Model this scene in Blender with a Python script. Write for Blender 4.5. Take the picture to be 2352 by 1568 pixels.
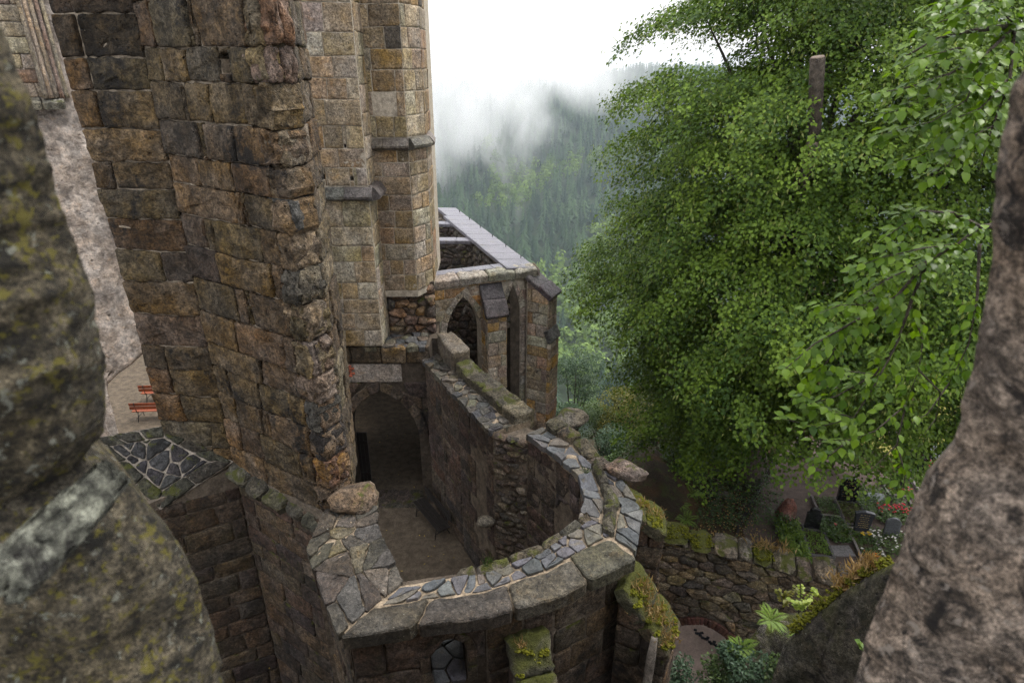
import bpy, math, random
import numpy as np
from mathutils import Vector, noise as mnoise

for o in list(bpy.data.objects):
    bpy.data.objects.remove(o)
SC = bpy.context.scene
COL = SC.collection
R = math.radians

# ------------------------------------------------------------------ camera
CZ = 14.0                      # eye height above the courtyard floor
PITCH = R(24.25)
FPX = 1437.0                   # focal length in pixels of a 2352 px wide frame
cam_d = bpy.data.cameras.new('camera')
cam = bpy.data.objects.new('camera', cam_d)
COL.objects.link(cam)
cam.location = (0, 0, CZ)
cam.rotation_euler = (R(90) - PITCH, 0, 0)
cam_d.sensor_width = 36.0
cam_d.lens = 36.0 * FPX / 2352.0
cam_d.clip_start = 0.05
cam_d.clip_end = 6000
cam_d.dof.use_dof = True
cam_d.dof.focus_distance = 15.0
cam_d.dof.aperture_fstop = 3.4
SC.camera = cam

# ------------------------------------------------------------------ sky, sun, exposure
SUN_EL, SUN_AZ = R(58), R(62)          # azimuth clockwise from +Y (towards +X)
wd = bpy.data.worlds.new('World')
SC.world = wd
wd.use_nodes = True
wn = wd.node_tree
wn.nodes.clear()
sky = wn.nodes.new('ShaderNodeTexSky')
sky.sky_type = 'NISHITA'
sky.sun_disc = False
sky.sun_elevation = SUN_EL
sky.sun_rotation = SUN_AZ
sky.dust_density = 4.0
mixn = wn.nodes.new('ShaderNodeMix')
mixn.data_type = 'RGBA'
mixn.inputs[0].default_value = 0.88    # closed white cloud cover over the clear sky
# an overcast dome: brighter overhead than at the horizon
wtc = wn.nodes.new('ShaderNodeTexCoord'); wsp = wn.nodes.new('ShaderNodeSeparateXYZ'); wmr = wn.nodes.new('ShaderNodeMapRange')
wn.links.new(wtc.outputs['Generated'], wsp.inputs[0]); wn.links.new(wsp.outputs[2], wmr.inputs[0])
wmr.inputs[3].default_value = 7.4; wmr.inputs[4].default_value = 12.4
wvs = wn.nodes.new('ShaderNodeVectorMath'); wvs.operation = 'SCALE'; wvs.inputs[0].default_value = (.995, 1.0, 1.02)
wn.links.new(wmr.outputs[0], wvs.inputs['Scale']); wn.links.new(wvs.outputs[0], mixn.inputs[7])
bg = wn.nodes.new('ShaderNodeBackground')
bg.inputs[1].default_value = 0.1
wo = wn.nodes.new('ShaderNodeOutputWorld')
wn.links.new(sky.outputs[0], mixn.inputs[6])
wn.links.new(mixn.outputs[2], bg.inputs[0])
wn.links.new(bg.outputs[0], wo.inputs[0])
sl = bpy.data.lights.new('sun', 'SUN')
sl.energy = 1.5
sl.angle = R(20)
sl.color = (1.0, 0.96, 0.90)
sun = bpy.data.objects.new('sun', sl)
COL.objects.link(sun)
sun.rotation_euler = (R(90) - SUN_EL, 0, -SUN_AZ + math.pi)
sdir = Vector((math.sin(SUN_AZ) * math.cos(SUN_EL), math.cos(SUN_AZ) * math.cos(SUN_EL), math.sin(SUN_EL)))
sun.rotation_euler = sdir.to_track_quat('Z', 'Y').to_euler()
sun.location = (30, 20, 60)
vs = SC.view_settings
vs.view_transform = 'Standard'
vs.look = 'None'
vs.gamma = 1.0
vs.use_curve_mapping = False
vs.exposure = 0.92
SC.render.engine = 'CYCLES'
SC.cycles.use_denoising = True
SC.cycles.denoiser = 'OPENIMAGEDENOISE'
SC.cycles.denoising_input_passes = 'RGB_ALBEDO_NORMAL'
SC.cycles.denoising_prefilter = 'NONE'
SC.cycles.adaptive_threshold = 0.025
SC.cycles.max_bounces = 6
SC.cycles.diffuse_bounces = 2
SC.cycles.glossy_bounces = 2
SC.cycles.transmission_bounces = 3
SC.cycles.transparent_max_bounces = 8
SC.cycles.volume_bounces = 2
SC.cycles.caustics_reflective = False
SC.cycles.caustics_refractive = False

# ------------------------------------------------------------------ measuring the place (survey of the photograph)
_c, _s = math.cos(PITCH), math.sin(PITCH)
def ray(u, v):
    t = (v - 784) / FPX
    return ((u - 1176) / FPX, _c - t * _s, -(_s + t * _c))
def Wz(u, v, z):
    r = ray(u, v); k = (z - CZ) / r[2]
    return Vector((r[0] * k, r[1] * k, z))
def Wy(u, v, y):
    r = ray(u, v); k = y / r[1]
    return Vector((r[0] * k, y, CZ + r[2] * k))

# ------------------------------------------------------------------ node helpers
def new_mat(name):
    m = bpy.data.materials.new(name)
    m.use_nodes = True
    nt = m.node_tree
    nt.nodes.clear()
    return m, nt
class G:
    """tiny node graph writer"""
    def __init__(self, nt): self.nt = nt
    def _in(self, sock, v):
        if v is None: return
        if hasattr(v, 'is_output'): self.nt.links.new(v, sock)
        else:
            if sock.type in ('RGBA',) and len(v) == 3: v = (*v, 1)
            sock.default_value = v
    def node(self, t, **kw):
        n = self.nt.nodes.new(t)
        for k, v in kw.items(): setattr(n, k, v)
        return n
    def noise(self, vec, scale, detail=4, rough=.6, dist=0.0):
        n = self.node('ShaderNodeTexNoise')
        self._in(n.inputs['Vector'], vec); n.inputs['Scale'].default_value = scale
        n.inputs['Detail'].default_value = detail; n.inputs['Roughness'].default_value = rough
        n.inputs['Distortion'].default_value = dist
        return n.outputs['Fac']
    def voro(self, vec, scale, feature='F1', rand=1.0):
        n = self.node('ShaderNodeTexVoronoi', feature=feature)
        self._in(n.inputs['Vector'], vec); n.inputs['Scale'].default_value = scale
        n.inputs['Randomness'].default_value = rand
        return n.outputs['Distance']
    def ramp(self, fac, a, b, ca=0.0, cb=1.0):
        n = self.node('ShaderNodeMapRange'); n.interpolation_type = 'SMOOTHSTEP'
        self._in(n.inputs[0], fac)
        n.inputs[1].default_value = a; n.inputs[2].default_value = b
        n.inputs[3].default_value = ca; n.inputs[4].default_value = cb
        return n.outputs[0]
    def math(self, op, a, b=None):
        n = self.node('ShaderNodeMath', operation=op)
        self._in(n.inputs[0], a)
        if b is not None: self._in(n.inputs[1], b)
        return n.outputs[0]
    def mix(self, fac, a, b, blend='MIX'):
        n = self.node('ShaderNodeMix', data_type='RGBA', blend_type=blend)
        self._in(n.inputs[0], fac); self._in(n.inputs[6], a); self._in(n.inputs[7], b)
        return n.outputs[2]
    def bump(self, h, strength=.5, dist=.05, normal=None):
        n = self.node('ShaderNodeBump')
        self._in(n.inputs['Height'], h); n.inputs['Strength'].default_value = strength
        n.inputs['Distance'].default_value = dist
        if normal is not None: self._in(n.inputs['Normal'], normal)
        return n.outputs[0]
    def bsdf(self, col, rough=.8, normal=None, spec=.5, **kw):
        n = self.node('ShaderNodeBsdfPrincipled')
        self._in(n.inputs['Base Color'], col); self._in(n.inputs['Roughness'], rough)
        n.inputs['Specular IOR Level'].default_value = spec
        if normal is not None: self._in(n.inputs['Normal'], normal)
        for k, v in kw.items(): self._in(n.inputs[k.replace('_', ' ')], v)
        o = self.node('ShaderNodeOutputMaterial')
        self.nt.links.new(n.outputs[0], o.inputs[0])
        return n

def stone_mat(name, base=None, crust=.35, crust_scale=.7, moss=0.0, lichen=.2, rough=.82, grain=.035, pits=.5, mottle=.5, damp=0.0, crust_col=(.020, .018, .017), fs=1.0, n3c=1.0):
    """base None: the colour each piece carries itself (object colour)"""
    m, nt = new_mat(name); g = G(nt)
    geo = g.node('ShaderNodeNewGeometry'); oi = g.node('ShaderNodeObjectInfo')
    pos = geo.outputs['Position']
    off = g.node('ShaderNodeVectorMath', operation='ADD')
    g._in(off.inputs[0], pos)
    sc = g.node('ShaderNodeVectorMath', operation='SCALE')
    sc.inputs[0].default_value = (31.0, 17.0, 23.0)
    nt.links.new(oi.outputs['Random'], sc.inputs['Scale'])
    nt.links.new(sc.outputs[0], off.inputs[1])
    p = off.outputs[0]
    col = base if base is not None else oi.outputs['Color']
    n1 = g.noise(p, 2.2 * fs, 5, .62, .4)
    n2 = g.noise(p, 8.0 * fs, 6, .72, .3)
    n3 = g.noise(p, 21.0 * fs, 5, .78)
    n1b = g.ramp(n1, .32, .68, 1 - mottle * .8, 1 + mottle * .6)
    n2b = g.ramp(n2, .32, .68, 1 - mottle, 1 + mottle * .8)
    n3b = g.ramp(n3, .34, .66, 1 - .55 * n3c, 1 + .5 * n3c)
    f = g.math('MULTIPLY', g.math('MULTIPLY', n1b, n2b), n3b)
    hs = g.node('ShaderNodeHueSaturation')
    g._in(hs.inputs['Color'], col)
    g._in(hs.inputs['Value'], f)
    g._in(hs.inputs['Saturation'], g.ramp(g.noise(p, 1.7, 3), .3, .7, .75, 1.2))
    c = hs.outputs[0]
    # ochre iron staining
    c = g.mix(g.ramp(g.noise(p, 3.3, 4, .6, .6), .58, .76, 0, .38), c, g.mix(1.0, c, (1.5, 1.05, .55), 'MULTIPLY'))
    if crust > 0:
        ck = g.noise(pos, crust_scale, 6, .68, .8)
        ck2 = g.noise(p, 5.0, 5, .7)
        k = g.math('ADD', ck, g.math('MULTIPLY', g.math('SUBTRACT', ck2, .5), .55))
        lo = .72 - crust * .34
        c = g.mix(g.ramp(k, lo, lo + .13, 0, .92), c, crust_col)
    # rain streaks running down across the joints
    ms_ = g.node('ShaderNodeMapping'); g._in(ms_.inputs[0], pos); ms_.inputs[3].default_value = (2.4 * fs, 2.4 * fs, .22 * fs)
    c = g.mix(g.ramp(g.noise(ms_.outputs[0], 1.0, 5, .65, .2), .50, .70, 0, .62), c, g.mix(1.0, c, (.42, .40, .38), 'MULTIPLY'))
    if lichen > 0:
        lv = g.math('ADD', g.voro(p, 9.0), g.math('MULTIPLY', n3, .25))
        lk = g.math('MULTIPLY', g.ramp(lv, .24, .16), g.ramp(g.noise(pos, 1.3, 3), .48, .62))
        c = g.mix(g.math('MULTIPLY', lk, lichen * 2.2), c, (.42, .42, .36))
    if moss > 0:
        sep = g.node('ShaderNodeSeparateXYZ'); nt.links.new(geo.outputs['Normal'], sep.inputs[0])
        up = g.ramp(sep.outputs[2], .15, .75)
        mk = g.ramp(g.math('ADD', g.noise(pos, 2.2, 5, .65, .5), g.math('MULTIPLY', n3, .14)), .66 - moss * .3, .74 - moss * .3)
        mk = g.math('MULTIPLY', mk, g.math('ADD', g.math('MULTIPLY', up, .85), .15))
        mc = g.mix(n2, (.030, .036, .008), (.13, .135, .022))
        c = g.mix(mk, c, mc)
    h = g.math('ADD', g.math('MULTIPLY', n2, .75), g.math('MULTIPLY', n3, .30))
    pv = g.voro(p, 14.0 * fs)
    pk = g.math('MULTIPLY', g.ramp(pv, .02, .22), pits * .5)
    h = g.math('ADD', h, pk)
    pv2 = g.voro(p, 4.2 * fs)
    h = g.math('ADD', h, g.math('MULTIPLY', g.ramp(pv2, .03, .11), pits * .9))
    if pits > 0:
        c = g.mix(g.math('MULTIPLY', g.ramp(pv2, .085, .035), min(.9, pits * 1.3)), c, (.012, .010, .008))
    nb = g.bump(h, 1.0, grain * 2.6)
    rg = rough
    if damp > 0:
        rg = g.ramp(n1, .35, .65, rough - damp, rough)
    g.bsdf(c, rg, nb, .35)
    return m

def slate_mat(name, base=None, rough=.34):
    m, nt = new_mat(name); g = G(nt)
    geo = g.node('ShaderNodeNewGeometry'); oi = g.node('ShaderNodeObjectInfo')
    pos = geo.outputs['Position']
    col = base if base is not None else oi.outputs['Color']
    n1 = g.noise(pos, 5, 5, .65, .6); n2 = g.noise(pos, 26, 5, .7, .4)
    mp = g.node('ShaderNodeMapping'); g._in(mp.inputs[0], pos); mp.inputs[3].default_value = (18, 5, 9); mp.inputs[2].default_value = (.4, .3, .7)
    st = g.noise(mp.outputs[0], 2.2, 5, .7, .3)
    hs = g.node('ShaderNodeHueSaturation'); g._in(hs.inputs['Color'], col)
    g._in(hs.inputs['Value'], g.math('MULTIPLY', g.ramp(n1, .3, .7, .6, 1.4), g.ramp(n2, .3, .7, .7, 1.3)))
    c = hs.outputs[0]
    c = g.mix(g.ramp(g.noise(pos, 3.1, 6, .7, 1.0), .56, .7, 0, .6), c, (.16, .13, .075))
    c = g.mix(g.ramp(g.math('ADD', g.voro(pos, 13), g.math('MULTIPLY', n2, .3)), .27, .2, 0, .55), c, (.36, .36, .30))
    h = g.math('ADD', g.math('MULTIPLY', st, .8), g.math('MULTIPLY', n2, .3))
    g.bsdf(c, g.ramp(n1, .35, .7, rough, rough + .3), g.bump(h, .8, .03), .5)
    return m

def plain_mat(name, col, rough=.7, var=.25, scale=8, bump=.2, bdist=.02, spec=.4, metal=0.0, use_obj=False):
    m, nt = new_mat(name); g = G(nt)
    geo = g.node('ShaderNodeNewGeometry')
    pos = geo.outputs['Position']
    if use_obj:
        col = g.node('ShaderNodeObjectInfo').outputs['Color']
    n = g.noise(pos, scale, 5, .65, .3); n2 = g.noise(pos, scale * 6, 3, .7)
    f = g.math('MULTIPLY', g.ramp(n, .3, .7, 1 - var, 1 + var), g.ramp(n2, .3, .7, 1 - var * .6, 1 + var * .6))
    hs = g.node('ShaderNodeHueSaturation'); g._in(hs.inputs['Color'], col); g._in(hs.inputs['Value'], f)
    g.bsdf(hs.outputs[0], rough, g.bump(g.math('ADD', n, g.math('MULTIPLY', n2, .5)), bump, bdist), spec, Metallic=metal)
    return m

def leaf_mat(name, c1, c2, rough=.55, trans=.25, spec=.4):
    """leaf colour between c1 and c2, picked per leaf by the mesh colour attribute 'tint' (real leaf-to-leaf variety)"""
    m, nt = new_mat(name); g = G(nt)
    at = g.node('ShaderNodeAttribute', attribute_name='tint')
    geo = g.node('ShaderNodeNewGeometry')
    oi = g.node('ShaderNodeObjectInfo')
    rnd = g.math('ADD', at.outputs['Fac'], g.math('MULTIPLY', oi.outputs['Random'], .25))
    f = g.math('MULTIPLY', rnd, .9)
    c = g.mix(f, c1, c2)
    c = g.mix(g.ramp(g.noise(geo.outputs['Position'], .5, 2), .35, .65, 0, .35), c, g.mix(1.0, c, (.75, .85, .7), 'MULTIPLY'))
    p = g.bsdf(c, rough, None, spec)
    tr = g.node('ShaderNodeBsdfTranslucent')
    g._in(tr.inputs[0], g.mix(1.0, c, (1.5, 1.5, .6), 'MULTIPLY'))
    ms = g.node('ShaderNodeMixShader'); ms.inputs[0].default_value = trans
    out = [n for n in nt.nodes if n.type == 'OUTPUT_MATERIAL'][0]
    nt.links.new(p.outputs[0], ms.inputs[1]); nt.links.new(tr.outputs[0], ms.inputs[2]); nt.links.new(ms.outputs[0], out.inputs[0])
    return m

# ------------------------------------------------------------------ object helpers
def tag(o, label=None, cat=None, group=None, kind=None):
    if label: o['label'] = label
    if cat: o['category'] = cat
    if group: o['group'] = group
    if kind: o['kind'] = kind
    return o
def thing(name, loc, label, cat, group=None, kind=None, rz=0.0):
    o = bpy.data.objects.new(name, None)
    o.empty_display_size = .2
    COL.objects.link(o); o.location = loc; o.rotation_euler = (0, 0, rz)
    return tag(o, label, cat, group, kind)
def struct(name, loc=(0, 0, 0)):
    o = bpy.data.objects.new(name, None); o.empty_display_size = .2
    COL.objects.link(o); o.location = loc; o['kind'] = 'structure'
    return o
def link(name, me, mat, parent=None, color=None):
    o = bpy.data.objects.new(name, me)
    if mat is not None and len(me.materials) == 0: me.materials.append(mat)
    COL.objects.link(o)
    if parent is not None: o.parent = parent
    if color is not None: o.color = (*color[:3], 1)
    return o
def mesh(name, V, Fs, smooth=True):
    me = bpy.data.meshes.new(name)
    me.from_pydata([tuple(v) for v in V], [], Fs)
    if smooth: me.polygons.foreach_set('use_smooth', [True] * len(me.polygons))
    me.update()
    return me
def mesh_np(name, V, idx, nper, smooth=False, tint=None):
    """fast mesh: V (n,3), idx flat vertex indices, nper verts per face; tint per vertex"""
    me = bpy.data.meshes.new(name)
    V = np.asarray(V, np.float32); idx = np.asarray(idx, np.int32).ravel()
    nf = len(idx) // nper
    me.vertices.add(len(V)); me.vertices.foreach_set('co', V.ravel())
    me.loops.add(len(idx)); me.loops.foreach_set('vertex_index', idx)
    me.polygons.add(nf)
    me.polygons.foreach_set('loop_start', np.arange(0, nf * nper, nper, dtype=np.int32))
    me.polygons.foreach_set('loop_total', np.full(nf, nper, np.int32))
    if smooth: me.polygons.foreach_set('use_smooth', np.ones(nf, bool))
    me.update(calc_edges=True)
    if tint is not None:
        a = me.attributes.new('tint', 'FLOAT', 'POINT')
        a.data.foreach_set('value', np.asarray(tint, np.float32))
    return me
def nz(p, s=1.0, seed=0.0):
    return mnoise.noise(Vector((p[0] * s + seed, p[1] * s + seed * 1.7, p[2] * s - seed)))
def box_mesh(name, x0, x1, y0, y1, z0, z1, bev=0.0):
    """box with chamfered edges"""
    if bev <= 0:
        V = [(x, y, z) for x in (x0, x1) for y in (y0, y1) for z in (z0, z1)]
        Fs = [(0, 1, 3, 2), (4, 6, 7, 5), (0, 4, 5, 1), (2, 3, 7, 6), (0, 2, 6, 4), (1, 5, 7, 3)]
        return mesh(name, V, Fs, False)
    import bmesh
    bm = bmesh.new(); bmesh.ops.create_cube(bm, size=1)
    for v in bm.verts:
        v.co = Vector((x0 + (v.co.x + .5) * (x1 - x0), y0 + (v.co.y + .5) * (y1 - y0), z0 + (v.co.z + .5) * (z1 - z0)))
    bmesh.ops.bevel(bm, geom=list(bm.edges), offset=bev, segments=2, affect='EDGES', profile=.6)
    me = bpy.data.meshes.new(name); bm.to_mesh(me); bm.free()
    return me
def tube(name, pts, radii, n=8, cap=True):
    V, Fs = [], []
    pts = [Vector(p) for p in pts]
    up = Vector((.13, .21, .97))
    for i, p in enumerate(pts):
        t = (pts[min(i + 1, len(pts) - 1)] - pts[max(i - 1, 0)]).normalized()
        a = t.cross(up)
        if a.length < .05: a = t.cross(Vector((1, 0, 0)))
        a.normalize(); b = t.cross(a)
        for k in range(n):
            an = 2 * math.pi * k / n
            V.append(p + (a * math.cos(an) + b * math.sin(an)) * radii[i])
    for i in range(len(pts) - 1):
        for k in range(n):
            k2 = (k + 1) % n
            Fs.append((i * n + k, i * n + k2, (i + 1) * n + k2, (i + 1) * n + k))
    if cap:
        Fs.append(tuple(range(n - 1, -1, -1))); Fs.append(tuple((len(pts) - 1) * n + k for k in range(n)))
    return V, Fs
def join_parts(lst):
    V, Fs = [], []
    for v, f in lst:
        o = len(V); V += list(v); Fs += [tuple(i + o for i in q) for q in f]
    return V, Fs
# ------------------------------------------------------------------ masonry
def poly_area(p):
    return .5 * sum(p[i][0] * p[(i + 1) % len(p)][1] - p[(i + 1) % len(p)][0] * p[i][1] for i in range(len(p)))
def resample(poly, seg):
    out = []
    for i, a in enumerate(poly):
        b = poly[(i + 1) % len(poly)]
        L = math.hypot(b[0] - a[0], b[1] - a[1])
        n = max(1, min(6, int(round(L / seg))))
        for k in range(n):
            out.append((a[0] + (b[0] - a[0]) * k / n, a[1] + (b[1] - a[1]) * k / n))
    return out
def chaikin(poly, q=.22):
    out = []
    for i, a in enumerate(poly):
        b = poly[(i + 1) % len(poly)]
        out.append((a[0] + (b[0] - a[0]) * q, a[1] + (b[1] - a[1]) * q))
        out.append((a[0] + (b[0] - a[0]) * (1 - q), a[1] + (b[1] - a[1]) * (1 - q)))
    return out
def stone_geo(poly, M, org, depth=.12, proud=.0, bev=.02, rough=.012, gap=.02, seg=.16, rnd=.1, seed=0, bulge=.01, tilt=(0, 0)):
    """one dressed or rough stone: an outline on the wall's (s,h) sheet, pushed out along its normal"""
    if poly_area(poly) < 0: poly = poly[::-1]
    if rnd > 0: poly = chaikin(poly, rnd)
    poly = resample(poly, seg)
    xs = [p[0] for p in poly]; ys = [p[1] for p in poly]
    w = max(xs) - min(xs); h = max(ys) - min(ys)
    if w < gap * 2.2 or h < gap * 2.2: return None
    cx = sum(xs) / len(xs); cy = sum(ys) / len(ys)
    n = len(poly)
    V = []
    def ring(b, off, jit, bump):
        fx = max(.08, 1 - 2 * b / w); fy = max(.08, 1 - 2 * b / h)
        for (x, y) in poly:
            X = cx + (x - cx) * fx; Y = cy + (y - cy) * fy
            q = (X * 3.1, Y * 3.1, seed * 7.3)
            X += jit * nz(q, 2.3, 3.1); Y += jit * nz(q, 2.3, 9.7)
            d = off + bump * (nz(q, .8, 1.7) * .8 + nz(q, 2.4, 5.2) * .7) + tilt[0] * (X - cx) + tilt[1] * (Y - cy)
            V.append(M(X, Y, d) - org)
    ring(gap * .5, -depth, rough, 0)
    ring(gap * .5, proud - bev, rough, rough)
    ring(gap * .5 + bev * .75, proud, rough, rough)
    m = min(w, h)
    ring(gap * .5 + bev + m * .10, proud + bulge * .6, rough, rough * 1.5)
    ring(gap * .5 + bev + m * .24, proud + bulge, rough, rough * 1.9)
    q = (cx * 3.1, cy * 3.1, seed * 7.3)
    V.append(M(cx, cy, proud + bulge * 1.2 + rough * nz(q, 1.3, 1.7)) - org)
    Fs = []
    for r in range(4):
        for k in range(n):
            k2 = (k + 1) % n
            Fs.append((r * n + k, r * n + k2, (r + 1) * n + k2, (r + 1) * n + k))
    for k in range(n):
        Fs.append((4 * n + k, 4 * n + (k + 1) % n, 5 * n))
    p0 = M(cx, cy, 0)
    if (M(cx + .01, cy, 0) - p0).cross(M(cx, cy + .01, 0) - p0).dot(M(cx, cy, .01) - p0) < 0:
        Fs = [f[::-1] for f in Fs]
    return V, Fs
_sd = [0]
def stone(name, poly, M, parent, mat, color, org=None, smooth=True, **kw):
    _sd[0] += 1
    org = parent.location if org is None else org
    g = stone_geo(poly, M, org, seed=_sd[0] * .173, **kw)
    if g is None: return None
    me = mesh(name, g[0], g[1], False)
    if smooth:
        n2 = 2 * ((len(g[1])) // 5)
        me.polygons.foreach_set('use_smooth', [i >= n2 for i in range(len(g[1]))])
    return link(name, me, mat, parent, color)
def plan_map(pts, flip=1):
    """(s,h,n) -> world for a vertical wall standing on a plan polyline; n is outwards (to the right of travel when flip=1)"""
    P = [Vector((p[0], p[1], 0)) for p in pts]
    L = [0.0]
    for i in range(len(P) - 1): L.append(L[-1] + (P[i + 1] - P[i]).length)
    def M(s, h, n=0.0):
        i = 0
        while i < len(P) - 2 and s > L[i + 1]: i += 1
        t = (P[i + 1] - P[i]).normalized()
        nn = Vector((t.y, -t.x, 0)) * flip
        p = P[i] + t * (s - L[i]) + nn * n
        return Vector((p.x, p.y, h))
    M.length = L[-1]; M.L = L
    return M
def plane_map(o, es, eh, en=None):
    o, es, eh = Vector(o), Vector(es).normalized(), Vector(eh).normalized()
    en = es.cross(eh) if en is None else Vector(en)
    en.normalize()
    def M(s, h, n=0.0): return o + es * s + eh * h + en * n
    return M
def strip_map(inner, outer, width=None, z=None):
    """(s,w,n): along a strip between two 3D polylines; n upwards"""
    A = [Vector(p) for p in inner]; B = [Vector(p) for p in outer]
    L = [0.0]
    for i in range(len(A) - 1): L.append(L[-1] + ((A[i + 1] + B[i + 1]) / 2 - (A[i] + B[i]) / 2).length)
    W = width or sum((a - b).length for a, b in zip(A, B)) / len(A)
    def M(s, w, n=0.0):
        i = 0
        while i < len(A) - 2 and s > L[i + 1]: i += 1
        t = (s - L[i]) / max(1e-6, L[i + 1] - L[i])
        t = max(-.15, min(1.15, t))
        a = A[i].lerp(A[i + 1], t); b = B[i].lerp(B[i + 1], t)
        return a.lerp(b, w / W) + Vector((0, 0, n))
    M.length = L[-1]; M.W = W; M.L = L
    return M
def ashlar(s0, s1, h0, h1, ch, bw, rng, wob=.02, slant=.02, heights=None, hvar=.2):
    """courses of blocks as polygons; shared wavy bed joints"""
    if heights is None:
        heights = [h0]
        while heights[-1] < h1 - ch * .6: heights.append(heights[-1] + ch * rng.uniform(1 - hvar, 1 + hvar))
        heights[-1] = h1
    sd = rng.uniform(0, 100)
    def line(k, s):
        if k == 0 or k == len(heights) - 1: return heights[k]
        return heights[k] + wob * mnoise.noise(Vector((s * .9 + sd, k * 3.7, sd)))
    out = []
    for k in range(len(heights) - 1):
        c = heights[k + 1] - heights[k]
        s = s0 - rng.uniform(0, .8) * bw
        cuts = [s0]
        while True:
            s += bw * rng.uniform(.55, 1.5) * (.8 + .4 * min(1.3, c / ch))
            if s > s1 - bw * .28: break
            if s > s0 + bw * .28: cuts.append(s)
        cuts.append(s1)
        sl = [rng.uniform(-slant, slant) if 0 < i < len(cuts) - 1 else 0 for i in range(len(cuts))]
        for i in range(len(cuts) - 1):
            a, b = cuts[i], cuts[i + 1]
            a0, a1, b0, b1 = a - sl[i], a + sl[i], b - sl[i + 1], b + sl[i + 1]
            m0, m1 = (a0 + b0) / 2, (a1 + b1) / 2
            out.append(([(a0, line(k, a0)), (m0, line(k, m0)), (b0, line(k, b0)), (b1, line(k + 1, b1)), (m1, line(k + 1, m1)), (a1, line(k + 1, a1))],
                        k, i, i == 0, i == len(cuts) - 2))
    return out, heights
def clip_half(poly, a, b, c):
    """keep a*x+b*y<=c"""
    out = []
    for i, p in enumerate(poly):
        q = poly[(i + 1) % len(poly)]
        dp = a * p[0] + b * p[1] - c; dq = a * q[0] + b * q[1] - c
        if dp <= 0: out.append(p)
        if (dp < 0 < dq) or (dq < 0 < dp):
            t = dp / (dp - dq); out.append((p[0] + (q[0] - p[0]) * t, p[1] + (q[1] - p[1]) * t))
    return out
def voronoi(pts, bound, ax=1.0):
    """cells of pts clipped to the convex polygon bound; ax stretches the metric along h (cells longer along s when >1)"""
    A = np.array(pts, float)
    out = []
    for i, p in enumerate(A):
        d = (A[:, 0] - p[0]) ** 2 + ((A[:, 1] - p[1]) * ax) ** 2
        cell = [tuple(q) for q in bound]
        for j in np.argsort(d)[1:22]:
            q = A[j]
            a, b = q[0] - p[0], (q[1] - p[1]) * ax * ax
            c = .5 * (q[0] ** 2 - p[0] ** 2 + ax * ax * (q[1] ** 2 - p[1] ** 2))
            cell = clip_half(cell, a, b, c)
            if len(cell) < 3: break
        if len(cell) >= 3: out.append(cell)
    return out
def jitter_grid(s0, s1, h0, h1, ds, dh, rng, j=.42, drop=.0):
    pts = []
    ns, nh = max(1, round((s1 - s0) / ds)), max(1, round((h1 - h0) / dh))
    for b in range(nh):
        for a in range(ns):
            if rng.random() < drop: continue
            x = s0 + (s1 - s0) * (a + .5 + (.25 if b % 2 else -.25) + rng.uniform(-j, j)) / ns
            y = h0 + (h1 - h0) * (b + .5 + rng.uniform(-j, j)) / nh
            pts.append((min(max(x, s0 + .01), s1 - .01), min(max(y, h0 + .01), h1 - .01)))
    return pts
class Arch:
    """pointed or round-headed opening on the (s,h) sheet"""
    def __init__(self, sc, w, hb, hs, ha): self.sc, self.w, self.hb, self.hs, self.ha = sc, w / 2, hb, hs, ha
    def half(self, h, e=0.0):
        w, rise = self.w + e, self.ha - self.hs + e
        if h < self.hb: return 0
        if h <= self.hs: return w
        if h >= self.hs + rise: return 0
        if rise <= w: return w * math.sqrt(max(0, 1 - ((h - self.hs) / rise) ** 2))
        Rr = (w * w + rise * rise) / (2 * w)
        return (w - Rr) + math.sqrt(max(0, Rr * Rr - (h - self.hs) ** 2))
    def top(self, s, e=0.0):
        x = abs(s - self.sc); w, rise = self.w + e, self.ha - self.hs + e
        if x >= w: return None
        if rise <= w: return self.hs + rise * math.sqrt(1 - (x / w) ** 2)
        Rr = (w * w + rise * rise) / (2 * w)
        return self.hs + math.sqrt(max(0, Rr * Rr - (x - (w - Rr)) ** 2))
    def push(self, poly, e=0.0):
        """outline kept out of the opening; None when nothing is left"""
        a0 = abs(poly_area(poly)); q = []
        for s, h in poly:
            hw = self.half(h, e)
            if hw > 0 and abs(s - self.sc) < hw:
                cs = sum(p[0] for p in poly) / len(poly); chh = sum(p[1] for p in poly) / len(poly)
                if abs(cs - self.sc) > self.half(chh, e) * .75 or chh < self.hs:
                    s = self.sc + math.copysign(hw, cs - self.sc)
                else:
                    tp = self.top(s, e)
                    if tp: h = tp
            q.append((s, h))
        if abs(poly_area(q)) < .22 * a0: return None
        cs = sum(p[0] for p in q) / len(q); chh = sum(p[1] for p in q) / len(q)
        if abs(cs - self.sc) < self.half(chh, e) * .8: return None
        return q
    def curve(self, n, e=0.0):
        """points from left springing over the apex to right springing"""
        out = []
        for k in range(n + 1):
            t = k / n
            h = self.hs + (self.ha - self.hs + e) * math.sin(math.pi * min(t, 1 - t)) if False else None
            side = -1 if t < .5 else 1
            f = t * 2 if t < .5 else (1 - t) * 2
            rise = self.ha - self.hs + e; w = self.w + e
            if rise > w:
                Rr = (w * w + rise * rise) / (2 * w); am = math.asin(min(1, rise / Rr))
                an = am * f
                out.append((self.sc + side * ((w - Rr) + Rr * math.cos(an)), self.hs + Rr * math.sin(an)))
            else:
                an = math.pi / 2 * f
                out.append((self.sc + side * w * math.cos(an), self.hs + rise * math.sin(an)))
        return out
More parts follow.
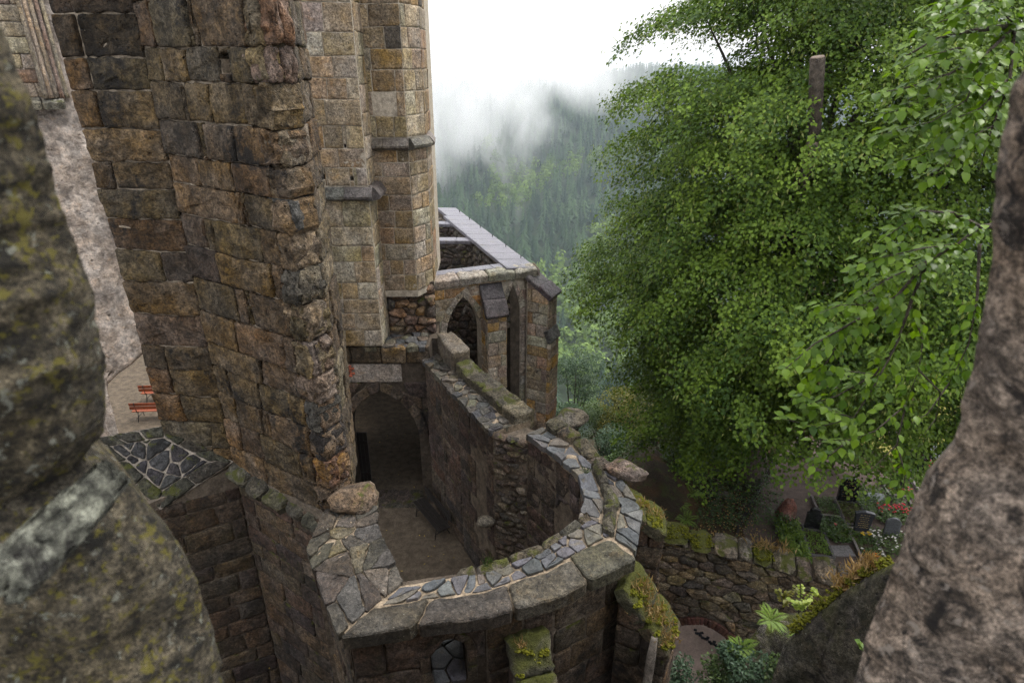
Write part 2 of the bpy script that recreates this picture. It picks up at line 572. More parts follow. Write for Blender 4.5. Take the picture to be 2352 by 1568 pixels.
def core_wall(name, M, s0, s1, base, top, thick, mat, parent, arches=(), n=24, rec=.04, org=None, topf=None, rough=.0):
    """the mortar and rubble heart of a wall: columns along s, open under the arches; recessed behind the facing stones"""
    org = parent.location if org is None else org
    xs = sorted(set([s0 + (s1 - s0) * k / n for k in range(n + 1)] +
                    [a.sc + sg * a.w * f for a in arches for sg in (-1, 1) for f in (0, .2, .4, .6, .75, .87, .95, .985, 1.001) if s0 < a.sc + sg * a.w * f < s1]))
    V, Fs = [], []
    def prof(s):
        t = topf(s) if topf else top
        for a in arches:
            if abs(s - a.sc) < a.w:
                return a.top(s), t, a
        return base, t, None
    for i in range(len(xs) - 1):
        a, b = xs[i], xs[i + 1]
        mid = prof((a + b) / 2)[2]
        la = base; lb = base
        if mid is not None:
            la = mid.top(a) or mid.hs; lb = mid.top(b) or mid.hs
        ta = topf(a) if topf else top; tb = topf(b) if topf else top
        segs = [((la, ta), (lb, tb))]
        if mid is not None and mid.hb > base + .01: segs.append(((base, mid.hb), (base, mid.hb)))
        for (l0, t0), (l1, t1) in segs:
            if t0 - l0 < .005 and t1 - l1 < .005: continue
            o = len(V)
            for s, l, t in ((a, l0, t0), (b, l1, t1)):
                for d in (-rec, -thick):
                    V.append(M(s, l, d) - org); V.append(M(s, max(t, l + .002), d) - org)
            # order per s: front-low, front-high, back-low, back-high
            Fs += [(o, o + 4, o + 5, o + 1), (o + 2, o + 3, o + 7, o + 6), (o + 1, o + 5, o + 7, o + 3), (o, o + 2, o + 6, o + 4)]
            Fs += [(o, o + 1, o + 3, o + 2), (o + 4, o + 6, o + 7, o + 5)]
    return link(name, mesh(name, V, Fs, False), mat, parent)
def jit(col, rng, v=.18, h=.06):
    k = 1 + rng.uniform(-v, v)
    return tuple(max(.004, c * k * (1 + rng.uniform(-h, h))) for c in col)
def pick(rng, pal):
    """palette: list of (weight, colour)"""
    t = rng.random() * sum(w for w, c in pal)
    for w, c in pal:
        t -= w
        if t <= 0: return c
    return pal[-1][1]
def face_blocks(parent, M, s0, s1, h0, h1, ch, bw, rng, mat, pal, arches=(), name='block', ring=0.0, topf=None, keep=None, heights=None, wob=.02, slant=.02,
                depth=.14, bev=.018, rough=.012, gap=.022, proud=.03, pv=.012, bulge=.008, seg=.18, rnd=.1, cv=.16, deep_ends=(None, None), hvar=.2, miss=0.0, holes=(), shade=None):
    cells, hs = ashlar(s0, s1, h0, h1, ch, bw, rng, wob, slant, heights, hvar)
    if holes:
        out = []
        for c in cells:
            xs_ = [p[0] for p in c[0]]; ys_ = [p[1] for p in c[0]]
            a_, b_, l_, t_ = min(xs_), max(xs_), min(ys_), max(ys_)
            hit = [q for q in holes if a_ + .04 < q[0] < b_ - .04 and l_ + .04 < q[1] < t_ - .04]
            if not hit: out.append(c); continue
            q = hit[0]
            x0_, x1_ = max(a_ + .05, q[0] - q[2] / 2), min(b_ - .05, q[0] + q[2] / 2); y0_, y1_ = max(l_, q[1] - q[3] / 2), min(t_, q[1] + q[3] / 2)
            P_ = c[0]
            out.append(([P_[0], (x0_, P_[1][1]), (x0_, P_[4][1]), P_[5]],) + c[1:]); out.append(([(x1_, P_[1][1]), P_[2], P_[3], (x1_, P_[4][1])],) + c[1:])
            if y0_ - l_ > .06: out.append(([(x0_, l_), (x1_, l_), (x1_, y0_), (x0_, y0_)],) + c[1:])
            if t_ - y1_ > .06: out.append(([(x0_, y1_), (x1_, y1_), (x1_, t_), (x0_, t_)],) + c[1:])
        cells = out
    objs = []
    for poly, k, i, first, last in cells:
        if keep and not keep(sum(p[0] for p in poly) / len(poly), sum(p[1] for p in poly) / len(poly)): continue
        if topf:
            q = [(s, min(h, topf(s))) for s, h in poly]
            if abs(poly_area(q)) < .3 * abs(poly_area(poly)): continue
            poly = q
        for a in arches:
            if poly: poly = a.push(poly, ring)
        if not poly: continue
        if miss and rng.random() < miss: continue
        d = depth
        if first and deep_ends[0]: d = deep_ends[0]
        if last and deep_ends[1]: d = deep_ends[1]
        col_ = jit(pick(rng, pal), rng, cv)
        if shade: col_ = shade(col_, sum(p[0] for p in poly) / len(poly), sum(p[1] for p in poly) / len(poly))
        o = stone(name, poly, M, parent, mat, col_, depth=d, proud=proud + rng.uniform(-pv, pv), bev=bev, rough=rough, gap=gap,
                  bulge=bulge, seg=seg, rnd=rnd, tilt=(rng.uniform(-.02, .02), rng.uniform(-.02, .02)))
        if o: objs.append(o)
    return objs, hs
def arch_ring(parent, M, a, width, n, rng, mat, pal, name='voussoir', depth=.3, proud=.045, gap=.015, rough=.008, bev=.015):
    ci = a.curve(n); co = a.curve(n, width)
    for k in range(n):
        stone(name, [ci[k], co[k], co[k + 1], ci[k + 1]], M, parent, mat, jit(pick(rng, pal), rng, .12), depth=depth, proud=proud + rng.uniform(-.006, .006),
              bev=bev, rough=rough, gap=gap, rnd=0, seg=.15, bulge=.004)
def rubble(parent, M, s0, s1, h0, h1, ds, dh, rng, mat, pal, ax=1.5, arches=(), ring=0.0, topf=None, name='stone', limit=None, **kw):
    cells = voronoi(jitter_grid(s0, s1, h0, h1, ds, dh, rng), [(s0, h0), (s1, h0), (s1, h1), (s0, h1)], ax)
    objs = []
    p = dict(depth=.12, bev=.03, rough=.02, gap=.035, bulge=.025, seg=.14, rnd=.2)
    p.update(kw)
    pr = p.pop('proud', .03); pv = p.pop('pv', .02); cv = p.pop('cv', .22); keep = p.pop('keep', None)
    for poly in cells:
        if topf:
            q = [(s, min(h, topf(s))) for s, h in poly]
            if abs(poly_area(q)) < .3 * abs(poly_area(poly)): continue
            poly = q
        if keep and not keep(sum(q[0] for q in poly) / len(poly), sum(q[1] for q in poly) / len(poly)): continue
        for a in arches:
            if poly: poly = a.push(poly, ring)
        if not poly: continue
        o = stone(name, poly, M, parent, mat, jit(pick(rng, pal), rng, cv), proud=pr + rng.uniform(-pv, pv), **p)
        if o: objs.append(o)
    return objs
def rock_mesh(name, prof, rng, rough=.12, sub=3, freq=1.2, org=(0, 0, 0), squash=None):
    """boulder: icosphere scaled to prof=(rx,ry,rz), flattened in facets, roughened"""
    import bmesh
    bm = bmesh.new(); bmesh.ops.create_icosphere(bm, subdivisions=sub, radius=1)
    sd = rng.uniform(0, 90)
    planes = [Vector((rng.gauss(0, 1), rng.gauss(0, 1), rng.gauss(0, 1))).normalized() for _ in range(9)]
    for v in bm.verts:
        p = v.co.copy()
        for q in planes:
            d = p.dot(q)
            if d > .72: p -= q * (d - .72) * .85
        p *= 1 + rough * nz(p, freq, sd) + rough * .5 * nz(p, freq * 3, sd + 7) + rough * .25 * nz(p, freq * 8, sd + 3)
        v.co = Vector((p.x * prof[0], p.y * prof[1], p.z * prof[2])) + Vector(org)
    me = bpy.data.meshes.new(name); bm.to_mesh(me); bm.free()
    me.polygons.foreach_set('use_smooth', [True] * len(me.polygons))
    return me
def prism(name, poly, z0f, z1f, mat, parent, smooth=False, org=None):
    """solid standing on a plan polygon; z0f/z1f numbers or functions of the corner index"""
    org = parent.location if org is None else Vector(org)
    n = len(poly)
    V = [Vector((p[0], p[1], z0f(i) if callable(z0f) else z0f)) - org for i, p in enumerate(poly)]
    V += [Vector((p[0], p[1], z1f(i) if callable(z1f) else z1f)) - org for i, p in enumerate(poly)]
    if poly_area(poly) < 0: order = list(range(n))[::-1]
    else: order = list(range(n))
    Fs = [tuple(order[::-1]), tuple(i + n for i in order)]
    for k in range(n):
        a, b = order[k], order[(k + 1) % n]
        Fs.append((a, b, b + n, a + n))
    return link(name, mesh(name, V, Fs, smooth), mat, parent)
# ------------------------------------------------------------------ materials
M_PIER = stone_mat('brown_sandstone', crust=.41, crust_scale=.6, lichen=.12, grain=.08, pits=.95, mottle=.55)
M_TOWER = stone_mat('pale_sandstone', crust=.27, crust_scale=.45, lichen=.12, grain=.03, pits=.45, mottle=.36)
M_DARK = stone_mat('damp_sandstone', crust=.42, crust_scale=.9, lichen=.12, grain=.04, pits=.5, mottle=.5, moss=.08)
M_CAP = stone_mat('coping_sandstone', crust=.4, crust_scale=1.6, lichen=.5, grain=.03, pits=.35, mottle=.45, moss=0, rough=.55, damp=.25)
M_MOSSY = stone_mat('mossy_sandstone', crust=.35, crust_scale=1.2, lichen=.35, grain=.05, pits=.5, mottle=.5, moss=.9)
M_HALFMOSS = stone_mat('lichened_sandstone', crust=.34, crust_scale=1.2, lichen=.6, grain=.05, pits=.5, mottle=.5, moss=.24)
M_RUBBLE = stone_mat('rubble_stone', crust=.15, crust_scale=1.0, lichen=.2, grain=.04, pits=.4, mottle=.5, moss=.14)
M_ROCK = stone_mat('rock', base=(.125, .108, .085), crust=.46, crust_scale=.7, lichen=.5, grain=.10, pits=.9, mottle=.6, moss=.5)
M_JAMB = stone_mat('weathered_jamb_stone', base=(.34, .265, .205), crust=.60, crust_scale=11, lichen=.3, grain=.012, pits=.8, mottle=.75, fs=9.0, crust_col=(.016, .014, .014))
M_JAMBL = stone_mat('lichened_jamb_stone', base=(.125, .104, .068), crust=.54, crust_scale=14, lichen=.6, grain=.012, pits=.7, mottle=.8, moss=.0, fs=9.0, crust_col=(.018, .017, .014))
def add_lichen(m, scale, lo, col):
    """blotches of yellow-green crustose lichen over the stone"""
    nt = m.node_tree; g = G(nt); b = [n for n in nt.nodes if n.type == 'BSDF_PRINCIPLED'][0]
    src = b.inputs['Base Color'].links[0].from_socket; geo = g.node('ShaderNodeNewGeometry')
    k = g.math('ADD', g.noise(geo.outputs['Position'], scale, 5, .7, .4), g.math('MULTIPLY', g.noise(geo.outputs['Position'], scale * .25, 3), .3))
    nt.links.new(g.mix(g.ramp(k, lo, lo + .07, 0, .75), src, col), b.inputs['Base Color'])
add_lichen(M_JAMBL, 46, .71, (.20, .175, .025)); add_lichen(M_JAMBL, 38, .75, (.34, .35, .29)); add_lichen(M_JAMB, 30, .74, (.48, .41, .35))
M_MORTAR = plain_mat('lime_mortar', (.33, .275, .21), .95, .4, 5, .8, .04, .2)
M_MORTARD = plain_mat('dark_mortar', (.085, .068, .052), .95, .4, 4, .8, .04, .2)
M_MORTARM = plain_mat('grey_mortar', (.15, .122, .094), .95, .4, 4, .8, .04, .2)
M_MORTARL = plain_mat('sandy_mortar', (.235, .186, .132), .95, .5, 6, .8, .03, .2)
M_MORTART = plain_mat('white_lime_mortar', (.43, .375, .30), .95, .3, 7, .8, .03, .2)
M_SLATE = slate_mat('wet_slate')
M_SLATER = slate_mat('slate_roof_slab', (.17, .165, .19), .3)
M_PLASTER = stone_mat('old_lime_plaster', base=(.50, .42, .355), crust=.20, crust_scale=.5, lichen=.1, grain=.06, pits=.5, mottle=.5, fs=.4, n3c=.6)
M_FLOOR = plain_mat('courtyard_earth', (.115, .090, .064), .85, .35, 4, .8, .04, .25)
M_PATH = plain_mat('cemetery_path', (.10, .074, .062), .9, .3, 3, .5, .03, .25)
M_PAVE = plain_mat('trodden_paving', (.25, .19, .16), .9, .2, 3, .4, .02, .25)
M_LAWN = plain_mat('lawn', (.21, .20, .05), .95, .35, 7, .8, .04, .2)
M_EARTH = plain_mat('woodland_earth', (.065, .048, .030), .95, .5, 2.2, .8, .08, .2)
M_BARK = plain_mat('bark', (.085, .07, .055), .9, .45, 9, 1.0, .04, .2)
M_BARKPALE = plain_mat('pale_bark', (.19, .165, .14), .9, .5, 7, 1.0, .04, .2)
M_CUT = plain_mat('sawn_wood', (.30, .235, .19), .8, .25, 14, .4, .01, .3)
M_WOODDK = plain_mat('dark_bench_wood', (.022, .018, .016), .5, .4, 10, .3, .01, .4)
M_ORANGE = plain_mat('orange_bench_wood', (.27, .062, .02), .5, .25, 12, .3, .01, .4)
M_IRON = plain_mat('black_iron', (.02, .02, .022), .5, .2, 20, .2, .005, .5)
M_METAL = plain_mat('grey_tin_sleeve', (.42, .44, .47), .35, .15, 12, .1, .005, .5, .6)
M_BRICK = plain_mat('red_brick', (.21, .075, .045), .9, .35, 12, .5, .02, .2, use_obj=True)
M_GRANITE = plain_mat('black_granite', (.014, .014, .016), .18, .3, 30, .03, .002, .5, use_obj=True)
M_KERB = plain_mat('grave_kerb', (.16, .15, .135), .8, .3, 14, .4, .01, .3, use_obj=True)
M_GOLD = plain_mat('gilt_letters', (.62, .45, .13), .4, .1, 10, .05, .002, .5)
M_SILVER = plain_mat('silver_letters', (.36, .36, .36), .5, .1, 10, .05, .002, .5)
L_LIND = leaf_mat('linden_leaf', (.020, .056, .006), (.172, .262, .024), .55, .23, .25)
L_LINDF = leaf_mat('linden_bract', (.20, .24, .06), (.30, .33, .10), .6, .3)
L_BEECH = leaf_mat('beech_leaf', (.026, .080, .005), (.175, .29, .012), .40, .38, .35)
L_DEC = leaf_mat('shrub_leaf', (.028, .055, .018), (.10, .15, .035), .5, .25)
L_BLUE = leaf_mat('elder_leaf', (.03, .065, .035), (.085, .14, .075), .5, .2)
L_YEL = leaf_mat('yellowing_leaf', (.055, .085, .012), (.22, .20, .03), .5, .35)
L_LIME = leaf_mat('young_leaf', (.16, .24, .03), (.36, .42, .06), .45, .35)
L_IVY = leaf_mat('ivy_leaf', (.020, .050, .010), (.10, .17, .026), .45, .2)
L_FERN = leaf_mat('fern_frond', (.07, .14, .015), (.20, .29, .04), .5, .3)
L_DRY = leaf_mat('dry_grass', (.30, .19, .08), (.48, .33, .16), .7, .3)
L_MOSS = leaf_mat('moss_cushion', (.040, .045, .006), (.17, .165, .018), .9, .1, .1)
L_CONI = leaf_mat('spruce_needles', (.008, .026, .018), (.095, .15, .075), .8, .1, .1)
L_BROAD = leaf_mat('broadleaf_canopy', (.06, .11, .03), (.20, .28, .07), .8, .15, .1)
def flower_mat(name, c): return plain_mat(name, c, .6, .3, 30, .1, .005, .3)
F_RED = flower_mat('red_petals', (.52, .02, .045)); F_ORANGE = flower_mat('orange_petals', (.75, .24, .02))
F_WHITE = flower_mat('white_petals', (.72, .70, .64)); F_YELLOW = flower_mat('yellow_petals', (.75, .50, .02))

# ------------------------------------------------------------------ terrain
def smooth(a, b, x):
    t = min(1, max(0, (x - a) / (b - a))); return t * t * (3 - 2 * t)
def edge_y(x):
    if x < 4: return 20.5
    if x < 10: return 20.5 + (x - 4) * 1.4
    return 28.9 + (x - 10) * 1.9 if x < 20 else 47.9
def terr(x, y):
    e = y - edge_y(x) - 1.2 * mnoise.noise(Vector((x * .12, y * .12, 3)))
    z = -1.5 + .0 * x
    if e > 0: z -= .78 * e * smooth(0, 3, e)
    bank = 1.5 * math.exp(-((x - 5.6) / 1.5) ** 2 - ((y - 19.6) / 3.0) ** 2)
    z += bank
    hill = -182 + 135 * smooth(560, 1520, y + .10 * x) - 6 * smooth(1500, 2300, y)
    hill += (16 * mnoise.noise(Vector((x * .0035, y * .0035, 1.3))) + 5 * mnoise.noise(Vector((x * .012, y * .012, 8)))) * smooth(250, 600, y)
    # a spur that brings the ridge up on the right
    hill += 16 * smooth(40, 260, x - .03 * y) * smooth(900, 1500, y)
    return max(z, hill) if e < 40 else max(z, hill)
def axis(segs):
    out = []
    for a, b, n in segs:
        out += [a + (b - a) * k / n for k in range(n)]
    out.append(segs[-1][1]); return out
xs = axis([(-1200, -200, 14), (-200, -20, 12), (-20, 40, 40), (40, 300, 22), (300, 2200, 24)])
ys = axis([(-20, 5, 5), (5, 60, 55), (60, 400, 24), (400, 1700, 48), (1700, 2500, 8)])
V = [(x, y, terr(x, y)) for y in ys for x in xs]
nx = len(xs)
Fs = [(j * nx + i, j * nx + i + 1, (j + 1) * nx + i + 1, (j + 1) * nx + i) for j in range(len(ys) - 1) for i in range(nx - 1)]
mt, nt = new_mat('terrain_ground'); g = G(nt)
geo = g.node('ShaderNodeNewGeometry'); P_ = geo.outputs['Position']
c = g.mix(g.ramp(g.noise(P_, .9, 6, .65, .4), .4, .62), (.034, .025, .016), (.075, .042, .02))
c = g.mix(g.ramp(g.noise(P_, 2.7, 5, .7, .3), .5, .62, 0, .7), c, (.05, .065, .016))
c = g.mix(g.ramp(g.noise(P_, 14, 3, .7), .62, .7, 0, .5), c, (.20, .10, .035))
sp = g.node('ShaderNodeSeparateXYZ'); nt.links.new(P_, sp.inputs[0])
c = g.mix(g.ramp(sp.outputs[1], 60, 120), c, (.03, .045, .02))
g.bsdf(c, .95, g.bump(g.noise(P_, 6, 6, .7), .8, .12), .2)
tag(link('terrain', mesh('terrain', V, Fs), mt), 'wooded slopes and cliff-top ground around the ruin', None, None, 'structure')

# ------------------------------------------------------------------ far forest
def conifer_geo(rng, tiers, spk, fat=.17):
    fat *= 1.9
    V, T = [], []
    for k in range(tiers):
        z = .10 + .84 * k / tiers
        r = fat * (1 - z) ** .75 * rng.uniform(.85, 1.15) + .008
        for j in range(spk):
            a = 2 * math.pi * (j + rng.uniform(-.3, .3)) / spk + k * .7
            rr = r * rng.uniform(.75, 1.25); dz = .84 / tiers
            w = .8 * math.pi / spk
            i = len(V)
            V += [(rr * math.cos(a), rr * math.sin(a), z - dz * rng.uniform(.1, .5)),
                  (.30 * rr * math.cos(a + w * 1.6), .30 * rr * math.sin(a + w * 1.6), z + dz * .75),
                  (.30 * rr * math.cos(a - w * 1.6), .30 * rr * math.sin(a - w * 1.6), z + dz * .75)]
            T.append((i, i + 1, i + 2))
    i = len(V)
    n = 5
    for j in range(n): V.append((fat * .28 * math.cos(j * 6.283 / n), fat * .28 * math.sin(j * 6.283 / n), .08))
    V.append((0, 0, 1.0))
    for j in range(n): T.append((i + j, i + (j + 1) % n, i + n))
    return np.array(V), np.array(T)
def broad_geo(rng, n, rx=.34, squash=1.0):
    V, T = [], []
    lob = [(Vector((rng.uniform(-.16, .16), rng.uniform(-.16, .16), rng.uniform(.45, .8))), rng.uniform(.16, .26)) for _ in range(6)]
    for k in range(n):
        c0, r0 = lob[k % 6]
        d = Vector((rng.gauss(0, 1), rng.gauss(0, 1), rng.gauss(.2, 1))).normalized()
        p = c0 + d * r0 * rng.uniform(.8, 1.1)
        s = rng.uniform(.05, .095)
        t = d.orthogonal().normalized(); b = d.cross(t)
        a = rng.uniform(0, 6.28); t, b = t * math.cos(a) + b * math.sin(a), b * math.cos(a) - t * math.sin(a)
        d2 = d * rng.uniform(-.5, .5) * s
        i = len(V)
        V += [p + t * s + d2, p + b * s * .9, p - t * s - d2, p - b * s * .9]
        T += [(i, i + 1, i + 2), (i, i + 2, i + 3)]
    return np.array([tuple(v) for v in V]), np.array(T)
def scatter_mesh(name, bases, items):
    """items: (base index, x, y, z, height, rot, tint, fat)"""
    VV, TT, TI = [], [], []; off = 0
    for bi, (bv, bt) in enumerate(bases):
        it = np.array([i[1:] for i in items if i[0] == bi], float)
        if len(it) == 0: continue
        cs, sn = np.cos(it[:, 4]), np.sin(it[:, 4])
        h = it[:, 3]; f = h * it[:, 6]
        X = bv[None, :, 0] * f[:, None]; Y = bv[None, :, 1] * f[:, None]; Z = bv[None, :, 2] * h[:, None]
        P = np.stack([X * cs[:, None] - Y * sn[:, None] + it[:, 0:1], X * sn[:, None] + Y * cs[:, None] + it[:, 1:2], Z + it[:, 2:3]], -1)
        nb = len(bv)
        VV.append(P.reshape(-1, 3)); TT.append((bt[None] + (np.arange(len(it)) * nb)[:, None, None] + off).reshape(-1, 3))
        TI.append(np.repeat(it[:, 5], nb)); off += len(it) * nb
    return mesh_np(name, np.concatenate(VV), np.concatenate(TT), 3, False, np.concatenate(TI))
rf = random.Random(5)
con_far = [conifer_geo(rf, 6, 7, .18), conifer_geo(rf, 7, 6, .15), conifer_geo(rf, 6, 6, .21)]
bro_far = [broad_geo(rf, 46), broad_geo(rf, 46)]
spots = []
def grid_spots(r0, r1, d0, d1, sp):
    y = d0
    while y < d1:
        x = r0 * y - 20
        while x < r1 * y + 20:
            px, py = x + rf.uniform(-.48, .48) * sp, y + rf.uniform(-.48, .48) * sp
            spots.append((px, py)); x += sp
        y += sp * .95
grid_spots(-.26, .30, 300, 900, 14.5)
grid_spots(-.26, .30, 900, 1640, 15)
grid_spots(.30, .62, 560, 1640, 22)
grid_spots(.62, 1.0, 560, 1640, 13)
con_items, bro_items, near = [], [], []
for x, y in spots:
    gz = terr(x, y)
    mixv = mnoise.noise(Vector((x * .009, y * .009, 4.4))) + .25 * mnoise.noise(Vector((x * .04, y * .04, 2)))
    low = smooth(900, 450, y)
    broad = mixv > .30 - .22 * low
    if broad:
        bro_items.append((rf.randrange(2), x, y, gz - 1, rf.uniform(16, 28), rf.uniform(0, 6.28), min(1, max(0, rf.gauss(.45, .28) + .3 * low)), rf.uniform(.8, 1.15)))
    else:
        con_items.append((rf.randrange(3), x, y, gz - 1, rf.uniform(18, 36), rf.uniform(0, 6.28), min(1, max(0, rf.gauss(.32, .38))), rf.uniform(.8, 1.15)))
# the nearest ones in view stand as trees of their own
def in_view(i): return -.09 < i[1] / i[2] < .16 and i[2] > 395
con_items.sort(key=lambda i: i[2]); bro_items.sort(key=lambda i: i[2])
solo_c = [i for i in con_items if in_view(i)][:70]
solo_b = [i for i in bro_items if in_view(i)][:40]
sc_, sb_ = set(solo_c), set(solo_b)
tag(link('spruce_forest', scatter_mesh('spruce_forest', con_far, [i for i in con_items if i not in sc_]), L_CONI), 'dense dark spruce forest covering the far misty hillside', 'forest', None, 'stuff')
tag(link('broadleaf_forest', scatter_mesh('broadleaf_forest', bro_far, [i for i in bro_items if i not in sb_]), L_BROAD), 'paler broadleaf trees mixed into the far hillside forest', 'forest', None, 'stuff')
def variant(kind, k):
    r = random.Random(40 + k)
    bv, bt = conifer_geo(r, 11, 9, .17) if kind == 'c' else broad_geo(r, 170)
    t = np.clip(np.random.RandomState(k).normal(.35 if kind == 'c' else .6, .18, len(bv)), 0, 1)
    if kind != 'c': t = np.repeat(np.clip(np.random.RandomState(k).normal(.6, .25, len(bv) // 4), 0, 1), 4)
    cr = mesh_np('crown', bv, bt, 3, False, t); cr.materials.append(L_CONI if kind == 'c' else L_BROAD)
    v, f = tube('trunk', [(0, 0, -.05), (0, 0, .3), (0, 0, .8)], [.016, .012, .005], 6)
    tr = mesh('trunk', v, f); tr.materials.append(M_BARK)
    return cr, tr
var_c = [variant('c', k) for k in range(3)]; var_b = [variant('b', k + 5) for k in range(3)]
def solo(it, nm, var, label, group):
    cr, tr = var[it[0] % len(var)]
    t = thing(nm, (it[1], it[2], it[3]), label, 'tree', group, rz=it[5])
    t.scale = (it[4] * it[7], it[4] * it[7], it[4])
    for n_, m_ in (('trunk', tr), ('crown', cr)):
        link(n_, m_, None, t)
for it in solo_c: solo(it, 'spruce_tree', var_c, 'small dark pointed spruce at the foot of the far hillside', 'spruces low on the far hillside')
for it in solo_b: solo(it, 'broadleaf_tree', var_b, 'pale green rounded tree low on the far hillside', 'broadleaf trees low on the far hillside')

# ------------------------------------------------------------------ haze and drifting mist
zmin = min(v[2] for v in V)
mh, nt = new_mat('haze_air'); g = G(nt)
pv = g.node('ShaderNodeVolumePrincipled'); pv.inputs['Color'].default_value = (.78, .89, 1.0, 1)
pv.inputs['Density'].default_value = .00017; pv.inputs['Anisotropy'].default_value = .15
ov = g.node('ShaderNodeOutputMaterial'); nt.links.new(pv.outputs[0], ov.inputs['Volume'])
tag(link('haze', box_mesh('haze', -1300, 2300, -40, 2600, zmin - 1.5, 24), mh), 'thin pale haze filling the valley air', 'haze', None, 'stuff')
mm, nt = new_mat('mist_cloud'); g = G(nt)
geo = g.node('ShaderNodeNewGeometry'); P_ = geo.outputs['Position']
sep = g.node('ShaderNodeSeparateXYZ'); nt.links.new(P_, sep.inputs[0])
mp = g.node('ShaderNodeMapping'); g._in(mp.inputs[0], P_); mp.inputs[3].default_value = (.0115, .0040, .0075); mp.inputs[2].default_value = (0, R(30), 0)
n1 = g.noise(mp.outputs[0], 1.0, 6, .58, .5)
# low cloud: thickens with height, hangs lower on the left, torn into trailing wisps
hgt = g.math('ADD', sep.outputs[2], g.math('MULTIPLY', sep.outputs[0], -.46))
k = g.math('ADD', g.ramp(hgt, -165, -45, -.05, .75), g.math('MULTIPLY', g.math('SUBTRACT', n1, .5), 4.4))
k = g.math('SUBTRACT', k, .42)
k = g.math('MINIMUM', g.math('MAXIMUM', k, 0.0), 1.0)
fade = g.math('MULTIPLY', g.ramp(sep.outputs[1], 640, 820), g.ramp(sep.outputs[2], 38, -25))
d = g.math('MULTIPLY', g.math('MULTIPLY', k, fade), .0095)
pv = g.node('ShaderNodeVolumePrincipled'); pv.inputs['Color'].default_value = (1.0, 1.0, 1.0, 1)
nt.links.new(d, pv.inputs['Density']); pv.inputs['Anisotropy'].default_value = .1
ov = g.node('ShaderNodeOutputMaterial'); nt.links.new(pv.outputs[0], ov.inputs['Volume'])
mm.cycles.volume_step_rate = .22
tag(link('mist', box_mesh('mist', -430, 560, 630, 1660, -165, 40), mm), 'low white cloud and torn wisps of mist over the forested ridge', 'mist', None, 'stuff')
# ------------------------------------------------------------------ palettes (albedo)
BROWN = [(5, (.175, .122, .066)), (5, (.145, .100, .055)), (2, (.205, .140, .070)), (2, (.16, .122, .080)), (.5, (.21, .135, .062)), (.5, (.10, .076, .055))]
TOWER = [(7, (.38, .295, .19)), (1.6, (.38, .275, .155)), (4, (.39, .32, .23)), (2, (.43, .37, .29)), (1, (.31, .21, .11)), (.2, (.31, .17, .115))]
TOWER2 = [(6, (.30, .225, .140)), (3, (.30, .205, .108)), (3, (.32, .265, .195)), (.6, (.22, .148, .082)), (.4, (.09, .072, .058))]
CHAP = [(5, (.39, .295, .195)), (4, (.44, .265, .105)), (4, (.37, .31, .24)), (2, (.29, .225, .165)), (1, (.46, .40, .31))]
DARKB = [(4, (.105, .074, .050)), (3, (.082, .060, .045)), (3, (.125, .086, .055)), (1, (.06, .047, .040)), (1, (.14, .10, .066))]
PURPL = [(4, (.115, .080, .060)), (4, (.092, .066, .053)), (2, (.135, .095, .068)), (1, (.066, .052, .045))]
SLATE = [(4, (.078, .080, .086)), (3, (.096, .096, .100)), (2, (.060, .062, .068)), (3, (.105, .092, .072))]
SLABS = [(3, (.098, .083, .060)), (3, (.078, .067, .051)), (2, (.115, .092, .060)), (1, (.07, .064, .058))]
CRUST = [(3, (.115, .102, .078)), (3, (.090, .082, .068)), (2, (.135, .118, .088)), (2, (.080, .080, .082))]
MOSSB = [(3, (.135, .115, .082)), (2, (.11, .098, .075)), (2, (.16, .135, .10))]
RUBB = [(4, (.20, .15, .095)), (3, (.16, .125, .088)), (3, (.235, .175, .10)), (1, (.25, .20, .14)), (1, (.12, .10, .08))]

# ------------------------------------------------------------------ courtyard floor and lower ground
fl = [(-26, 7.5), (-7.9, 12.3), (-6.4, 12.1), (-3.9, 10.4), (-3.3, 8.6), (-2.45, 7.2), (.7, 7.95), (2.0, 8.9), (2.2, 10.3), (2.0, 11.2), (.8, 13.5), (-1.9, 17.9), (-1.9, 44), (-26, 44)]
cf = struct('courtyard', (-4, 16, 0))
prism('floor', fl, -1.45, 0.0, M_FLOOR, cf)
rng = random.Random(11)
# worn threshold flags in front of the archway
MF = plane_map((-5.6, 17.2, .0), (1, 0, 0), (0, 1, 0))
for c_ in voronoi(jitter_grid(0, 2.5, 0, 1.0, .55, .5, rng), [(0, 0), (2.5, 0), (2.5, 1.0), (0, 1.0)], 1.0):
    stone('flagstone', c_, MF, cf, M_DARK, jit((.10, .082, .066), rng), depth=.1, proud=.015, bev=.01, rough=.01, gap=.02, bulge=.002)

# fallen leaves blown about the court
rl_ = random.Random(8); V, Fs = [], []
for k in range(260):
    x_, y_ = rl_.uniform(-6.5, 1.2), rl_.uniform(9.5, 23); a_ = rl_.uniform(0, 6.28); q_ = rl_.uniform(.02, .05); i_ = len(V)
    V += [(x_ + q_ * math.cos(a_ + b_) * w_ + 4, y_ + q_ * math.sin(a_ + b_) * w_ - 16, .006 + .012 * rl_.random()) for b_, w_ in ((0, 1), (1.57, .5), (3.14, 1), (4.71, .5))]; Fs.append((i_, i_ + 1, i_ + 2, i_ + 3))
o = link('fallen_leaves', mesh('fallen_leaves', V, Fs, False), plain_mat('fallen_leaf', (.34, .24, .05), .7, .5, 3, .1, .01), cf); o['kind'] = 'stuff'

